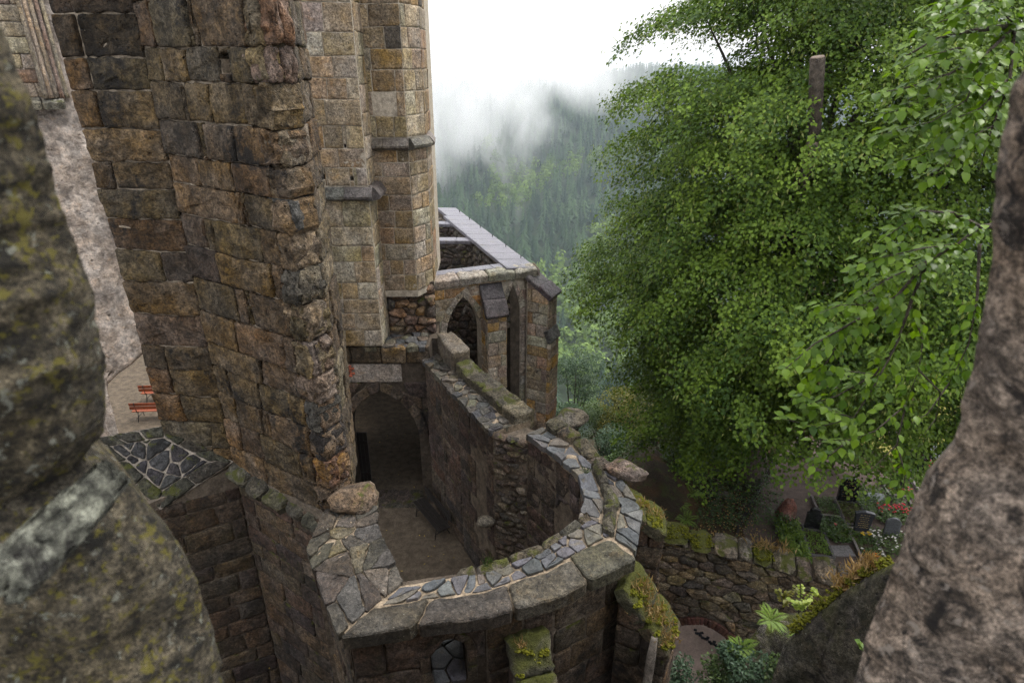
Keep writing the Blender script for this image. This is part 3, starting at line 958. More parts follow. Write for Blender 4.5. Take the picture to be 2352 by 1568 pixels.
# ------------------------------------------------------------------ the big near pier
rng = random.Random(21)
L0, S0, C1, C2 = (-7.85, 12.06), (-6.31, 11.88), (-3.64, 10.2), (-3.40, 10.62)
pier = thing('stone_pier', (-5.2, 11.6, 5.5), 'massive rough brown sandstone pier rising on the left in the foreground', 'pier')
PZ0, PZ1 = 5.45, 16.6
MA = plan_map([L0, S0]); MB = plan_map([S0, C1]); MC = plan_map([C1, C2]); MD = plan_map([C2, (-3.65, 12.2)])
HB = [(2.17, 13.95, .30, .30), (1.25, 12.55, .10, .12), (2.05, 11.7, .09, .11), (.75, 10.95, .09, .10), (1.65, 9.85, .10, .11), (2.35, 8.7, .09, .10), (.5, 8.1, .09, .1), (1.4, 7.3, .09, .10), (.95, 13.6, .09, .11), (1.5, 14.4, .09, .12)]
hole = [Arch(q[0], q[2], q[1] - q[3] / 2, q[1] + q[3] / 2 - .01, q[1] + q[3] / 2) for q in HB]
core_wall('core', MB, 0, MB.length - .62, PZ0, PZ1, .7, M_MORTAR, pier, arches=hole, rec=.012, n=10)
core_wall('core', MA, 0, MA.length, PZ0, PZ1, .7, M_MORTAR, pier, rec=.012, n=4)
prism('heart', [(-7.7, 12.6), (-6.2, 12.45), (-4.0, 10.95), (-3.6, 10.7), (-3.72, 12.4), (-6.0, 14.2), (-7.9, 13.8)], PZ0, PZ1 - .1, M_MORTARD, pier)
prism('heart', [(-4.25, 10.62), (-3.72, 10.36), (-3.54, 10.62), (-3.66, 11.2), (-4.4, 11.0)], PZ0, PZ1 - .2, M_MORTARM, pier)
hts = [PZ0]
while hts[-1] < PZ1 - .4: hts.append(hts[-1] + rng.uniform(.5, .76))
hts[-1] = PZ1
kw = dict(heights=hts, mat=M_PIER, pal=BROWN, wob=.06, slant=.035, depth=.2, bev=.02, rough=.034, gap=.026, proud=.055, pv=.03, bulge=.006, seg=.11, rnd=.05, cv=.2)
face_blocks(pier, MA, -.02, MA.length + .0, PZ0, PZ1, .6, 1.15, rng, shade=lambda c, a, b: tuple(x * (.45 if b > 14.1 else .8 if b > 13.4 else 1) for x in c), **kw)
hA = list(hts); kw['heights'] = [h + (.16 if 0 < i < len(hts) - 1 else 0) for i, h in enumerate(hts)]
bo, _ = face_blocks(pier, MB, .0, MB.length - .34, PZ0, PZ1, .6, .95, rng, holes=HB, **kw)
# quoins: broken corner stones reaching round the arris
for k in range(len(hts) - 1):
    a, b = kw['heights'][k], kw['heights'][k + 1]
    lw = rng.uniform(.30, .46)
    col = jit(pick(rng, [(3, (.19, .135, .075)), (3, (.23, .165, .095)), (1.5, (.10, .085, .07)), (2, (.25, .155, .07))]), rng)
    pr = rng.uniform(.0, .12)
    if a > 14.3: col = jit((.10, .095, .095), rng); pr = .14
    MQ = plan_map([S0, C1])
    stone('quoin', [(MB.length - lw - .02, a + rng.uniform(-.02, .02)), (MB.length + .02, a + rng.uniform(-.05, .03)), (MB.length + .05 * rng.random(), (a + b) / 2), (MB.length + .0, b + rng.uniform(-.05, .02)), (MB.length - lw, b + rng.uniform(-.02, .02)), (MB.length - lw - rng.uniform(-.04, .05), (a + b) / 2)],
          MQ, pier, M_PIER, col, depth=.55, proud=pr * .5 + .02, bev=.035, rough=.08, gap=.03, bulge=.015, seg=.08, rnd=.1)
    c2 = jit(pick(rng, [(3, (.27, .215, .15)), (3, (.23, .17, .105)), (1.5, (.12, .108, .095)), (1, (.30, .19, .115))]), rng)
    cuts = [-.02, MC.length + .03] if rng.random() < .55 else [-.02, MC.length * rng.uniform(.4, .6), MC.length + .03]
    for i in range(len(cuts) - 1):
        stone('quoin', [(cuts[i], a), (cuts[i + 1], a + rng.uniform(-.03, .03)), (cuts[i + 1], b + rng.uniform(-.03, .03)), (cuts[i], b)], MC, pier, M_PIER, c2, depth=.5,
              proud=rng.uniform(.0, .07) + (.06 if a > 14 else 0), bev=.03, rough=.065, gap=.03, bulge=.015, seg=.08, rnd=.1)
kw2 = dict(kw); kw2['pal'] = [(3, (.20, .15, .095)), (2, (.155, .115, .07)), (1, (.24, .185, .12))]
face_blocks(pier, MD, 0, MD.length, PZ0, PZ1, .6, .7, rng, **kw2)
# sloping mossy ledge at the foot of the pier
ML = plan_map([(-6.45, 11.75), (-3.3, 9.86)])
x = 0.0
while x < ML.length - .2:
    w_ = min(rng.uniform(.5, .85), ML.length - x)
    a = x / ML.length
    zt = 5.72 - .35 * a
    MM = plane_map(ML(x, zt, -.28), (ML(1, 0) - ML(0, 0)), (ML(0, 0, 1) - ML(0, 0)) + Vector((0, 0, -.55)), None)
    en = (ML(1, 0) - ML(0, 0)).normalized(); eh = ((ML(0, 0, 1) - ML(0, 0)) + Vector((0, 0, -.55))).normalized()
    nn = eh.cross(en); nn = nn if nn.z > 0 else -nn
    MM = plane_map(ML(x, zt, -.28), en, eh, nn)
    stone('ledge_stone', [(0, 0), (w_, 0), (w_, .55 + rng.uniform(-.06, .06)), (0, .55 + rng.uniform(-.06, .06))], MM, pier, M_HALFMOSS, jit((.13, .12, .085), rng), depth=.2, proud=.02, bev=.05, rough=.05, gap=.012, bulge=.03, seg=.1, rnd=.14)
    x += w_

# ------------------------------------------------------------------ weathered buttress head with inlaid field stones (left of the pier)
rng = random.Random(23)
hd = thing('buttress_head', (-7.9, 11.8, 5.0), 'mossy sloping wall head inlaid with dark stones in pale mortar, left of the pier', 'wall')
q0, q1, q2, q3 = Vector((-9.6, 12.35, 5.85)), Vector((-7.85, 12.15, 6.45)), Vector((-6.3, 11.78, 5.72)), Vector((-7.74, 11.02, 4.98))
es = (q2 - q1).normalized(); nn = (q2 - q1).cross(q3 - q1); nn = nn if nn.z > 0 else -nn; nn.normalize()
eh = nn.cross(es)
MH = plane_map(q1, es, eh, nn)
def to2(p): d = p - q1; return (d.dot(es), d.dot(eh))
quad = [to2(p) for p in (q0, q3, q2, q1)]
if poly_area(quad) < 0: quad = quad[::-1]
bd = [MH(s, h, -.02) - hd.location for s, h in quad] + [MH(s, h, -.25) - hd.location for s, h in quad]
link('mortar_bed', mesh('mortar_bed', bd, [(0, 1, 2, 3), (7, 6, 5, 4), (0, 4, 5, 1), (1, 5, 6, 2), (2, 6, 7, 3), (3, 7, 4, 0)], False), plain_mat('pale_pointing', (.30, .26, .215), .9, .45, 8, .6, .03), hd)
cx_ = sum(p[0] for p in quad) / 4; cy_ = sum(p[1] for p in quad) / 4
inn = [(cx_ + (p[0] - cx_) * .66, cy_ + (p[1] - cy_) * .62) for p in quad]
bb = (min(p[0] for p in inn), max(p[0] for p in inn), min(p[1] for p in inn), max(p[1] for p in inn))
for c_ in voronoi(jitter_grid(bb[0], bb[1], bb[2], bb[3], .42, .36, rng, .45), inn, 1.0):
    if abs(poly_area(c_)) > .008:
        stone('inlaid_stone', c_, MH, hd, M_DARK, jit((.055, .052, .055), rng), depth=.1, proud=.012, bev=.02, rough=.025, gap=.04, bulge=.006, seg=.08, rnd=.15)
for k in range(4):     # the mossy border slabs
    a, b = quad[k], quad[(k + 1) % 4]; ai, bi_ = inn[k], inn[(k + 1) % 4]
    n_ = 3 if k != 1 else 2
    for i in range(n_):
        t0, t1 = i / n_, (i + 1) / n_
        lp = lambda p, q, t: (p[0] + (q[0] - p[0]) * t, p[1] + (q[1] - p[1]) * t)
        stone('border_slab', [lp(a, b, t0), lp(a, b, t1), lp(ai, bi_, t1), lp(ai, bi_, t0)], MH, hd, M_HALFMOSS, jit((.075, .07, .05), rng), depth=.26, proud=.03, bev=.03, rough=.03, gap=.03, bulge=.01, seg=.12, rnd=.08)

# ------------------------------------------------------------------ substructure walls under the pier and the wall head
rng = random.Random(24)
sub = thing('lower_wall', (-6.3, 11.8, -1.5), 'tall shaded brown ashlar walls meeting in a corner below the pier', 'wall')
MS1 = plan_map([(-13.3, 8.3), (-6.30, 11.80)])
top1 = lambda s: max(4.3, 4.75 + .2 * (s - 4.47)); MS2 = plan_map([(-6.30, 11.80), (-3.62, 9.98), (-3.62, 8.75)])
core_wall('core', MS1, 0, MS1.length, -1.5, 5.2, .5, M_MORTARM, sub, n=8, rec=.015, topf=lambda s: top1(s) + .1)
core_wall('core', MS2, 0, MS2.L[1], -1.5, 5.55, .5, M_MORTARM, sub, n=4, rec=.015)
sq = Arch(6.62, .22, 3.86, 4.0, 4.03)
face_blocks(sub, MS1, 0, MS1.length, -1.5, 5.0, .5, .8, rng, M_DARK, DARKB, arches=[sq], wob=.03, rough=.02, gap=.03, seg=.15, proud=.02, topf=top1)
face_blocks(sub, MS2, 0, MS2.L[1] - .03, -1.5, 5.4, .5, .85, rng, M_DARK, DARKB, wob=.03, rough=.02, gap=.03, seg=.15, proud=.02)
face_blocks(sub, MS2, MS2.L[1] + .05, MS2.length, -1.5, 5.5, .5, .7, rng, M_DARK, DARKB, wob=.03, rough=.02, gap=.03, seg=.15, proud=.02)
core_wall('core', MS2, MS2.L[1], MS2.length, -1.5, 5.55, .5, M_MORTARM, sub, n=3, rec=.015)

# ------------------------------------------------------------------ church tower: two stepped buttresses
rng = random.Random(31)
def string_course(parent, pts, z, hgt, out, mat, col, rng):
    """sloped drip moulding along a plan polyline"""
    for i in range(len(pts) - 1):
        a, b = Vector((*pts[i], 0)), Vector((*pts[i + 1], 0))
        L = (b - a).length; t = (b - a).normalized(); n = Vector((t.y, -t.x, 0))
        nseg = max(1, round(L / .75))
        for k in range(nseg):
            e0, e1 = L * k / nseg, L * (k + 1) / nseg
            if i == len(pts) - 2 and k == nseg - 1: e1 += out * .6
            if k > 0: e0 += .012
            V = []
            prof = [(0.0, hgt), (-.0 + out * .25, hgt * .9), (out, hgt * .30), (out * .95, .03), (out * .45, -.03), (0.0, -.06)]
            steps = 4
            for j in range(steps + 1):
                s = e0 + (e1 - e0) * j / steps
                for (d, h) in prof:
                    p = a + t * s + n * (d - .1 if d == 0 else d) + Vector((0, 0, z + h))
                    q = .018
                    p += n * q * nz(p, 5, 2) + Vector((0, 0, q * nz(p, 5, 7)))
                    V.append(p - parent.location)
            m = len(prof); Fs = []
            for j in range(steps):
                for q in range(m):
                    Fs.append((j * m + q, (j + 1) * m + q, (j + 1) * m + (q + 1) % m, j * m + (q + 1) % m))
            Fs.append(tuple(range(m))); Fs.append(tuple(steps * m + q for q in range(m - 1, -1, -1)))
            link('string_course', mesh('string_course', V, Fs, False), mat, parent, jit(col, rng))
T1Y = 17.3; TXR = -3.93
t1 = thing('tower_buttress', (-4.6, 17.8, 6.0), 'pale ashlar tower buttress with dark string course, directly behind the brown pier', 'tower')
MT1 = plan_map([(-7.6, T1Y), (TXR, T1Y)]); MT1s = plan_map([(TXR, T1Y), (TXR, 18.4)])
TZ1 = 17.4
prism('heart', [(-7.6, 17.6), (TXR - .03, 17.6), (TXR - .03, 18.5), (-7.6, 18.5)], 6.05, TZ1 - .15, M_MORTART, t1)
SX0 = 7.6 - 5.55      # the stretch of the face that stands clear of the pier starts here
kt = dict(mat=M_TOWER, wob=.022, slant=.012, depth=.12, bev=.009, rough=.013, gap=.022, proud=.016, pv=.010, bulge=.002, seg=.13, rnd=.03, cv=.15)
HT = [(MT1.length - 1.2, 11.1, .16, .16), (MT1.length - .42, 11.05, .11, .12), (MT1.length - 1.25, 12.4, .10, .1), (MT1.length - .9, 9.2, .08, .1), (MT1.length - .6, 8.1, .08, .1), (MT1.length - 1.1, 7.2, .08, .1), (MT1.length - .5, 11.9, .09, .1)]
ph = [Arch(q[0], q[2], q[1] - q[3] / 2, q[1] + q[3] / 2 - .01, q[1] + q[3] / 2) for q in HT]
core_wall('core', MT1, 0, MT1.length, 6.05, TZ1 - .1, .28, M_MORTART, t1, n=6, rec=.002, arches=ph)
o1, h1 = face_blocks(t1, MT1, SX0, MT1.length - .0, 10.85, TZ1, .60, .78, rng, pal=TOWER, deep_ends=(None, .5), holes=HT, **kt)
face_blocks(t1, MT1, SX0, MT1.length - .0, 6.05, 10.5, .56, .72, rng, pal=TOWER, deep_ends=(None, .5), holes=HT, **kt)
face_blocks(t1, MT1, 0, SX0, 6.05, TZ1, .6, .9, rng, pal=TOWER, **kt)
face_blocks(t1, MT1s, .05, MT1s.length, 10.85, TZ1, .6, .6, rng, pal=TOWER, **kt)
face_blocks(t1, MT1s, .05, MT1s.length, 6.05, 10.5, .56, .6, rng, pal=TOWER, **kt)
string_course(t1, [(-7.6, T1Y - .03), (TXR + .12, T1Y - .03), (TXR + .12, 18.3)], 10.5, .34, .2, M_CAP, (.11, .10, .095), rng)
T2Y = 18.25
t2 = thing('tower_buttress', (-3.3, 19.2, 7.6), 'taller octagonal ashlar tower corner with black stained blocks, seen against the white sky', 'tower')
cA, cB, cC = (-4.5, T2Y), (-2.91, T2Y), (-2.51, 18.95)
MT2 = plan_map([cA, cB]); MT2c = plan_map([cB, cC]); MT2s = plan_map([cC, (-2.6, 22)])
prism('heart', [(-4.5, 18.252), (-2.912, 18.252), (-2.515, 18.95), (-2.605, 22), (-6.5, 22), (-6.5, 18.6)], 7.3, TZ1 + .2, M_MORTART, t2)
def tower2(z0, z1, ch):
    hh = [z0]
    while hh[-1] < z1 - ch * .6: hh.append(hh[-1] + ch * rng.uniform(.8, 1.2))
    hh[-1] = z1
    k_ = dict(kt); k_['heights'] = hh
    h2 = [Arch(.98, .15, 12.62, 12.86, 12.95), Arch(1.02, .12, 14.3, 14.42, 14.45), Arch(.92, .16, 12.30, 12.42, 12.46)] if z0 > 11 else []
    face_blocks(t2, MT2, .3, MT2.length, z0, z1, ch, .62, rng, pal=TOWER2, arches=h2, **k_)
    face_blocks(t2, MT2c, .0, MT2c.length, z0, z1, ch, .52, rng, pal=TOWER, deep_ends=(.2, .2), **k_)
    face_blocks(t2, MT2s, .02, 1.6, z0, z1, ch, .7, rng, pal=TOWER2, **k_)
tower2(12.02, TZ1 + .3, .60); tower2(7.5, 11.68, .46)
string_course(t2, [(-4.3, T2Y - .03), (-2.88, T2Y - .03), (-2.44, 18.95), (-2.54, 20)], 11.72, .30, .2, M_CAP, (.15, .13, .105), rng)

# broken rubble core below the tower corner
rng = random.Random(32)
br = thing('broken_wall', (-3.2, 18.5, 5.4), 'torn rubble core of a broken wall in the gap below the tower corner', 'wall')
MBR = plan_map([(-3.95, 18.45), (-2.45, 18.75)])
core_wall('core', MBR, 0, MBR.length, 5.0, 7.6, .5, M_MORTARD, br, n=3)
rubble(br, MBR, 0, MBR.length, 5.2, 7.55, .34, .26, rng, M_RUBBLE, [(3, (.25, .17, .105)), (2, (.17, .115, .08)), (2, (.31, .19, .10)), (1, (.12, .095, .075))], proud=.06, pv=.09, rough=.05, bulge=.05)

# ------------------------------------------------------------------ arch wall below the tower
rng = random.Random(33)
aw = thing('arched_wall', (-4.3, 17.5, 0), 'stone wall with a tall pointed archway leading under the tower', 'wall')
MAW = plan_map([(-6.9, 17.42), (-2.55, 17.42)])
ar = Arch(2.72, 2.28, 0, 2.75, 4.45)
core_wall('core', MAW, 0, MAW.length, 0, 5.95, .75, M_MORTARD, aw, arches=[ar], n=12, rec=.03)
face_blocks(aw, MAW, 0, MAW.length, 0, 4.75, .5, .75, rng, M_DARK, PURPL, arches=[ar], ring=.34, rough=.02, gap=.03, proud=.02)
arch_ring(aw, MAW, ar, .34, 12, rng, M_DARK, [(3, (.13, .095, .066)), (2, (.10, .075, .055))], depth=.6)
pl = mesh('plaster_band', [MAW(s, h, .035 + .02 * nz((s * 3, h * 3, 1))) - aw.location for h in (4.78, 5.0, 5.2, 5.4) for s in [1.5 + .14 * k for k in range(15)]],
          [(j * 15 + i, j * 15 + i + 1, (j + 1) * 15 + i + 1, (j + 1) * 15 + i) for j in range(3) for i in range(14)])
link('plaster_band', pl, stone_mat('grey_plaster', base=(.32, .275, .235), crust=.25, lichen=.2, grain=.02, pits=.2, mottle=.3), aw)
face_blocks(aw, MAW, 0, MAW.length, 5.42, 5.98, .5, .75, rng, M_PIER, BROWN + [(3, (.33, .29, .24))], rough=.03, gap=.03, proud=.05, pv=.04)
for r_ in range(5):
    for c_ in range(3):
        s0_ = 1.42 + c_ * .17 + (.08 if r_ % 2 else 0)
        stone('brick', [(s0_, 4.95 + r_ * .085), (s0_ + .16, 4.95 + r_ * .085), (s0_ + .16, 5.03 + r_ * .085), (s0_, 5.03 + r_ * .085)], MAW, aw, M_BRICK, jit((.30, .085, .045), rng, .35), depth=.1, proud=.055, bev=.008, rough=.006, gap=.012, rnd=.05)
# the dim room behind it
rm = thing('undercroft', (-4.5, 21, 0), 'dim roofed undercroft seen through the pointed archway', 'room')
prism('dimming_ceiling', [(-7.4, 18.2), (-2.6, 18.2), (-2.95, 19.3), (-3.25, 23.2), (-7.4, 23.2)], 5.1, 5.9, M_MORTARD, rm)  # flat ceiling slab, added and sized to darken the room
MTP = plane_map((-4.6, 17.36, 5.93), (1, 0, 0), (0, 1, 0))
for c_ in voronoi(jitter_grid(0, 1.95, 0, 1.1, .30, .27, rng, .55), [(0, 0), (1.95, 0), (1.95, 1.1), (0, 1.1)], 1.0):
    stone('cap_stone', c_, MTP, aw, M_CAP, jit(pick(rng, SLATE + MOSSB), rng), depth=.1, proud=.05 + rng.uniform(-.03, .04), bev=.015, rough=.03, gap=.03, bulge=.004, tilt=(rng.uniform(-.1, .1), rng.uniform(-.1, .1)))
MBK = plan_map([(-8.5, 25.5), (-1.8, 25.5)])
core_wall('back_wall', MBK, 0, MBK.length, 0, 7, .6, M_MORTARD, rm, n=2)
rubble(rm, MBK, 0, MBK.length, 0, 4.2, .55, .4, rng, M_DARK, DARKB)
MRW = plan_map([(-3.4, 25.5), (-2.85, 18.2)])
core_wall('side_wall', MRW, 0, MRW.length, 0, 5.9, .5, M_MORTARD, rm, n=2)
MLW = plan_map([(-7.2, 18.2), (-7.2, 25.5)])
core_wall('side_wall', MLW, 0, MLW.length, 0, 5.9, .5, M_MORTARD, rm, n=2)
bd_ = thing('plank_door', (-5.35, 18.6, 0), 'dark plank door leaning inside the left of the archway', 'door')
for k in range(4):
    link('plank', box_mesh('plank', -.26 + k * .135, -.26 + k * .135 + .128, -.03, .03, 0.02, 2.15, .008), M_WOODDK, bd_)
for z_ in (.4, 1.7): link('ledge_board', box_mesh('ledge_board', -.25, .27, -.07, -.032, z_, z_ + .12, .008), M_WOODDK, bd_)

# ------------------------------------------------------------------ the ring wall of the ruined choir chapel
rng = random.Random(41)
IN = dict(A=(-2.70, 10.3), B=(-2.5, 9.4), C=(-1.83, 8.08), D=(-.58, 8.37), E=(.43, 8.87), F=(1.26, 9.64), G=(1.45, 10.31), H=(1.42, 11.12), I=(.95, 12.0), J=(.31, 12.86), K=(-.55, 13.35), L=(-1.58, 15.2), M=(-2.2, 16.3), N=(-2.78, 17.38))
OU = dict(A=(-3.72, 9.95), B=(-3.75, 8.8), C=(-2.70, 6.92), D=(-.40, 7.30), E=(.78, 7.72), F=(2.22, 8.58), G=(2.60, 9.9), H=(2.28, 11.35), I=(1.75, 12.5), J=(1.12, 13.5), K=(.55, 14.0), L=(-.62, 15.85), M=(-1.28, 16.95), N=(-1.92, 18.1))
CZs = dict(A=5.9, B=5.9, C=5.9, D=5.9, E=5.9, F=5.9, G=5.86, H=5.82, I=5.78, J=5.72, K=5.5, L=5.5, M=5.52, N=5.55)
ring = thing('ring_wall', (-.5, 10.5, 0), 'curved roofless choir wall topped with wet slates set in sandy mortar', 'wall')
def st(keys, d, dz=0.0): return [Vector((*d[k], CZs[k] + dz)) for k in keys]
# mortar bed of the crown
for keys in ('ABCDEFGHIJ', 'KLMN'):
    mm_ = strip_map(st(keys, IN), st(keys, OU)); nb_ = int(mm_.length / .11)
    V, Fs = [], []; W_ = mm_.W
    for i in range(nb_ + 1):
        s_ = mm_.length * i / nb_
        e0 = .07 + .06 * mnoise.noise(Vector((s_ * 3.3, 1, 2))) + .03 * mnoise.noise(Vector((s_ * 9, 5, 2)))
        e1 = .06 + .05 * mnoise.noise(Vector((s_ * 3.3, 7, 2)))
        for w_, dz in ((e0 + .04, -.3), (e0, -.13), (e0 + .03, -.05), (W_ * .35, -.028), (W_ * .65, -.028), (W_ - e1 - .03, -.05), (W_ - e1, -.13), (W_ - e1 - .05, -.3)):
            q = mm_(s_, w_, dz); V.append(q + Vector((0, 0, .014 * nz(q, 8, 2))) - ring.location)
    for i in range(nb_):
        for q in range(8): Fs.append((i * 8 + q, (i + 1) * 8 + q, (i + 1) * 8 + (q + 1) % 8, i * 8 + (q + 1) % 8))
    Fs += [tuple(range(8)), tuple(nb_ * 8 + q for q in range(7, -1, -1))]
    link('mortar_bed', mesh('mortar_bed', V, Fs, False), M_MORTARL, ring)
def inset(d, k, o, f):   # point between the two edges
    a, b = Vector(d[k]), Vector(o[k]); return tuple(a + (b - a).normalized() * f)
INI = {k: inset(IN, k, OU, .10) for k in IN}; OUI = {k: inset(OU, k, IN, .20) for k in OU}
def heart(keys):
    for a, b in zip(keys[:-1], keys[1:]):
        if (a, b) == ('C', 'D'): continue
        prism('heart', [INI[a], OUI[a], OUI[b], INI[b]], -1.5, min(CZs[a], CZs[b]) - .2, M_MORTARM, ring)
heart('ABCDEFGHIJ'); heart('JKLMN')
# cap stones
def cap_cells(keys, w0, w1, ds, dw, mat, pal, name, ax=1.0, sa=0, sb=None, dz=0.0, **kw):
    m = strip_map(st(keys, IN, dz), st(keys, OU, dz))
    sb = m.length if sb is None else sb
    p = dict(depth=.14, proud=.012, bev=.010, rough=.022, gap=.04, bulge=.002, seg=.08, rnd=.07); p.update(kw)
    pv = p.pop('pv', .012); pr = p.pop('proud'); smooth_ = p.pop('smooth', True); tl = p.pop('tl', .05); gap0 = p['gap']
    for c_ in voronoi(jitter_grid(sa, sb, w0 * m.W, w1 * m.W, ds, dw, rng, .62, .12), [(sa, w0 * m.W), (sb, w0 * m.W), (sb, w1 * m.W), (sa, w1 * m.W)], ax):
        if abs(poly_area(c_)) < .006: continue
        p['gap'] = gap0 * rng.uniform(.45, 1.25)
        # the strip's (s,w) sheet is left-handed seen from above: mirror so the faces look up
        stone(name, c_, m, ring, mat, jit(pick(rng, pal), rng, .3), proud=pr + rng.uniform(-pv, pv), smooth=smooth_, tilt=(rng.uniform(-tl, tl), rng.uniform(-tl, tl)), **p)
def cap_slabs(keys, w0, w1, length, mat, pal, name, sa=0, sb=None, dz=0.0, wv=.06, **kw):
    m = strip_map(st(keys, IN, dz), st(keys, OU, dz))
    sb = m.length if sb is None else sb
    n = max(1, round((sb - sa) / length)); cuts = [sa + (sb - sa) * (k + (rng.uniform(-.2, .2) if 0 < k < n else 0)) / n for k in range(n + 1)]
    p = dict(depth=.2, proud=.03, bev=.03, rough=.02, gap=.03, bulge=.012, seg=.13, rnd=.08); p.update(kw)
    pv = p.pop('pv', .015); pr = p.pop('proud')
    for a, b in zip(cuts[:-1], cuts[1:]):
        i0, i1 = (w0 + rng.uniform(-wv, wv)) * m.W, (w0 + rng.uniform(-wv, wv)) * m.W
        o0, o1 = (w1 + rng.uniform(-.02, .02)) * m.W, (w1 + rng.uniform(-.02, .02)) * m.W
        stone(name, [(a, i0), ((a + b) / 2, (i0 + i1) / 2 + rng.uniform(-.04, .04)), (b, i1), (b, o1), ((a + b) / 2, (o0 + o1) / 2 + .02), (a, o0)], m, ring, mat, jit(pick(rng, pal), rng, .2), proud=pr + rng.uniform(-pv, pv), tilt=(rng.uniform(-.02, .02), rng.uniform(-.06, -.01)), **p)
# left limb and the near corner
cap_cells('ABC', .02, 1.0, .50, .36, M_CAP, SLABS, 'cap_stone', 1.0, .05, None, gap=.028, rough=.035, seg=.1, pv=.025)
# near stretch: broad dark slabs outside, crazy-paved slates, a few mossy kerbs inside
cap_slabs('CDEF', .50, 1.03, 1.02, M_CAP, SLABS, 'cap_slab', .04, None, depth=.24, rough=.03, seg=.1)
cap_cells('CDEF', .13, .50, .27, .23, M_SLATE, SLATE, 'slate', 1.0, .1, 5.35, gap=.05, smooth=False, tl=.09, pv=.02)
cap_slabs('CDEF', -.02, .16, .62, M_HALFMOSS, MOSSB, 'kerb_stone', 1.25, 4.9, rough=.04, bulge=.05, bev=.05, pv=.02, wv=.01, rnd=.2)
# the turn on the right: two bands of slates either side of a mossy ridge
cap_cells('FGH', .0, .36, .40, .36, M_SLATE, SLATE, 'slate', 1.0, .0, None, gap=.045, smooth=False, tl=.09, pv=.02)
cap_slabs('FGH', .40, .62, .80, M_HALFMOSS, MOSSB, 'ridge_stone', .1, 2.6, proud=.17, depth=.2, rough=.05, bulge=.06, bev=.07, rnd=.18)
cap_cells('FGH', .62, 1.0, .34, .26, M_SLATE, SLATE, 'slate', 1.0, .1, None, gap=.045, smooth=False, tl=.09, pv=.02)
cap_cells('HIJ', .0, .55, .36, .30, M_SLATE, SLATE, 'slate', 1.0, .0, None, gap=.04, smooth=False, tl=.12, pv=.03)
cap_slabs('HIJ', .55, 1.0, .55, M_HALFMOSS, MOSSB, 'ridge_stone', .05, None, proud=.14, depth=.22, rough=.06, bulge=.06, bev=.07, rnd=.18, pv=.05)
cap_cells('KLMN', -.02, .52, .26, .24, M_CAP, CRUST, 'cap_stone', 1.0, .0, None, gap=.03, smooth=False, tl=.16, pv=.04, rough=.03)
# the long mossy coping along the outer edge, stepping up to the tower
mK = strip_map(st('KLMN', IN), st('KLMN', OU))
cuts = [0.0]
while cuts[-1] < mK.length - .5: cuts.append(cuts[-1] + rng.uniform(.6, 1.25))
cuts[-1] = mK.length
for i, (a, b) in enumerate(zip(cuts[:-1], cuts[1:])):
    f = (a + b) / 2 / mK.length
    rise = .24 + max(0, f - .62) * 1.6
    stone('coping_stone', [(a, (.50 + rng.uniform(-.04, .04)) * mK.W), (b, (.50 + rng.uniform(-.04, .04)) * mK.W), (b + rng.uniform(-.03, .03), 1.03 * mK.W), (a, 1.06 * mK.W)], mK, ring, M_HALFMOSS if f < .7 else M_CAP, jit(pick(rng, MOSSB), rng, .2), depth=.25, proud=rise + rng.uniform(-.03, .03), bev=.04, rough=.055, gap=.02, bulge=.012, seg=.1, rnd=.08, tilt=(rng.uniform(-.05, .05) + .05, rng.uniform(-.08, .02)))
# loose boulders lying on the crown
def boulder(nm, loc, size, seed, mat, label, col=(.18, .155, .12), rz=0.0, sub=3, rough=.16):
    o = link(nm, rock_mesh(nm, size, random.Random(seed), rough, sub), mat, None, col)
    o.location = loc; o.rotation_euler = (0, 0, rz)
    return tag(o, label, 'boulder')
p = Wz(1305, 968, 5.85); boulder('boulder', (p.x + .1, p.y + .15, 5.85), (.50, .36, .24), 3, M_HALFMOSS, 'mossy squared boulder lying on the wall crown beside the chapel buttress', rz=-.3)
p = Wz(1440, 1075, 6.0); boulder('boulder', (p.x, p.y, 5.95), (.52, .30, .19), 9, M_HALFMOSS, 'pinkish flat boulder jutting out over the bend of the ring wall', (.23, .17, .135), rz=-.5)
p = Wz(850, 1165, 5.9); boulder('boulder', (p.x - .35, p.y + .1, 6.0), (.52, .42, .32), 14, M_DARK, 'brown wedge-shaped boulder at the foot of the pier above the courtyard', (.19, .135, .09), rz=.4)

# faces of the ring wall
kd = dict(rough=.022, gap=.028, seg=.15, proud=.02, pv=.015, wob=.03)
MO = plan_map([OUI[k] for k in 'BCDEFGH'])
LB = MO.L
win = Arch(LB[1] + 1.55, .62, 4.25, 5.0, 5.33)
core_wall('heart', plan_map([OUI['C'], OUI['D']]), 0, LB[2] - LB[1], -1.5, 5.7, 1.0, M_MORTARD, ring, arches=[Arch(1.55, .62, 4.25, 5.0, 5.33)], n=6, rec=.02)
for i in range(6):
    h0 = 1.5 if i in (1, 2) else -1.5
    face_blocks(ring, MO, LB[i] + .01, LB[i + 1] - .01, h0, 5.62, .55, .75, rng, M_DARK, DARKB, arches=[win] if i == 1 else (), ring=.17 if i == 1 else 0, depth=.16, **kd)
arch_ring(ring, MO, win, .17, 5, rng, M_DARK, DARKB, depth=.5, proud=.03)
for sg in (-1, 1):
    for h_ in (4.25, 4.62):
        e0, e1 = win.sc + sg * win.w, win.sc + sg * (win.w + .17)
        stone('jamb_stone', [(min(e0, e1), h_), (max(e0, e1), h_), (max(e0, e1), h_ + .375), (min(e0, e1), h_ + .375)], MO, ring, M_DARK, jit(pick(rng, DARKB), rng), depth=.5, proud=.03, bev=.012, rough=.012, gap=.015, rnd=.04)
a0 = MO(win.sc - .3, 4.27, -.02); a1 = MO(win.sc + .3, 4.27, -.02); dvec = (a1 - a0); nrm = Vector((-dvec.y, dvec.x, 0)).normalized()
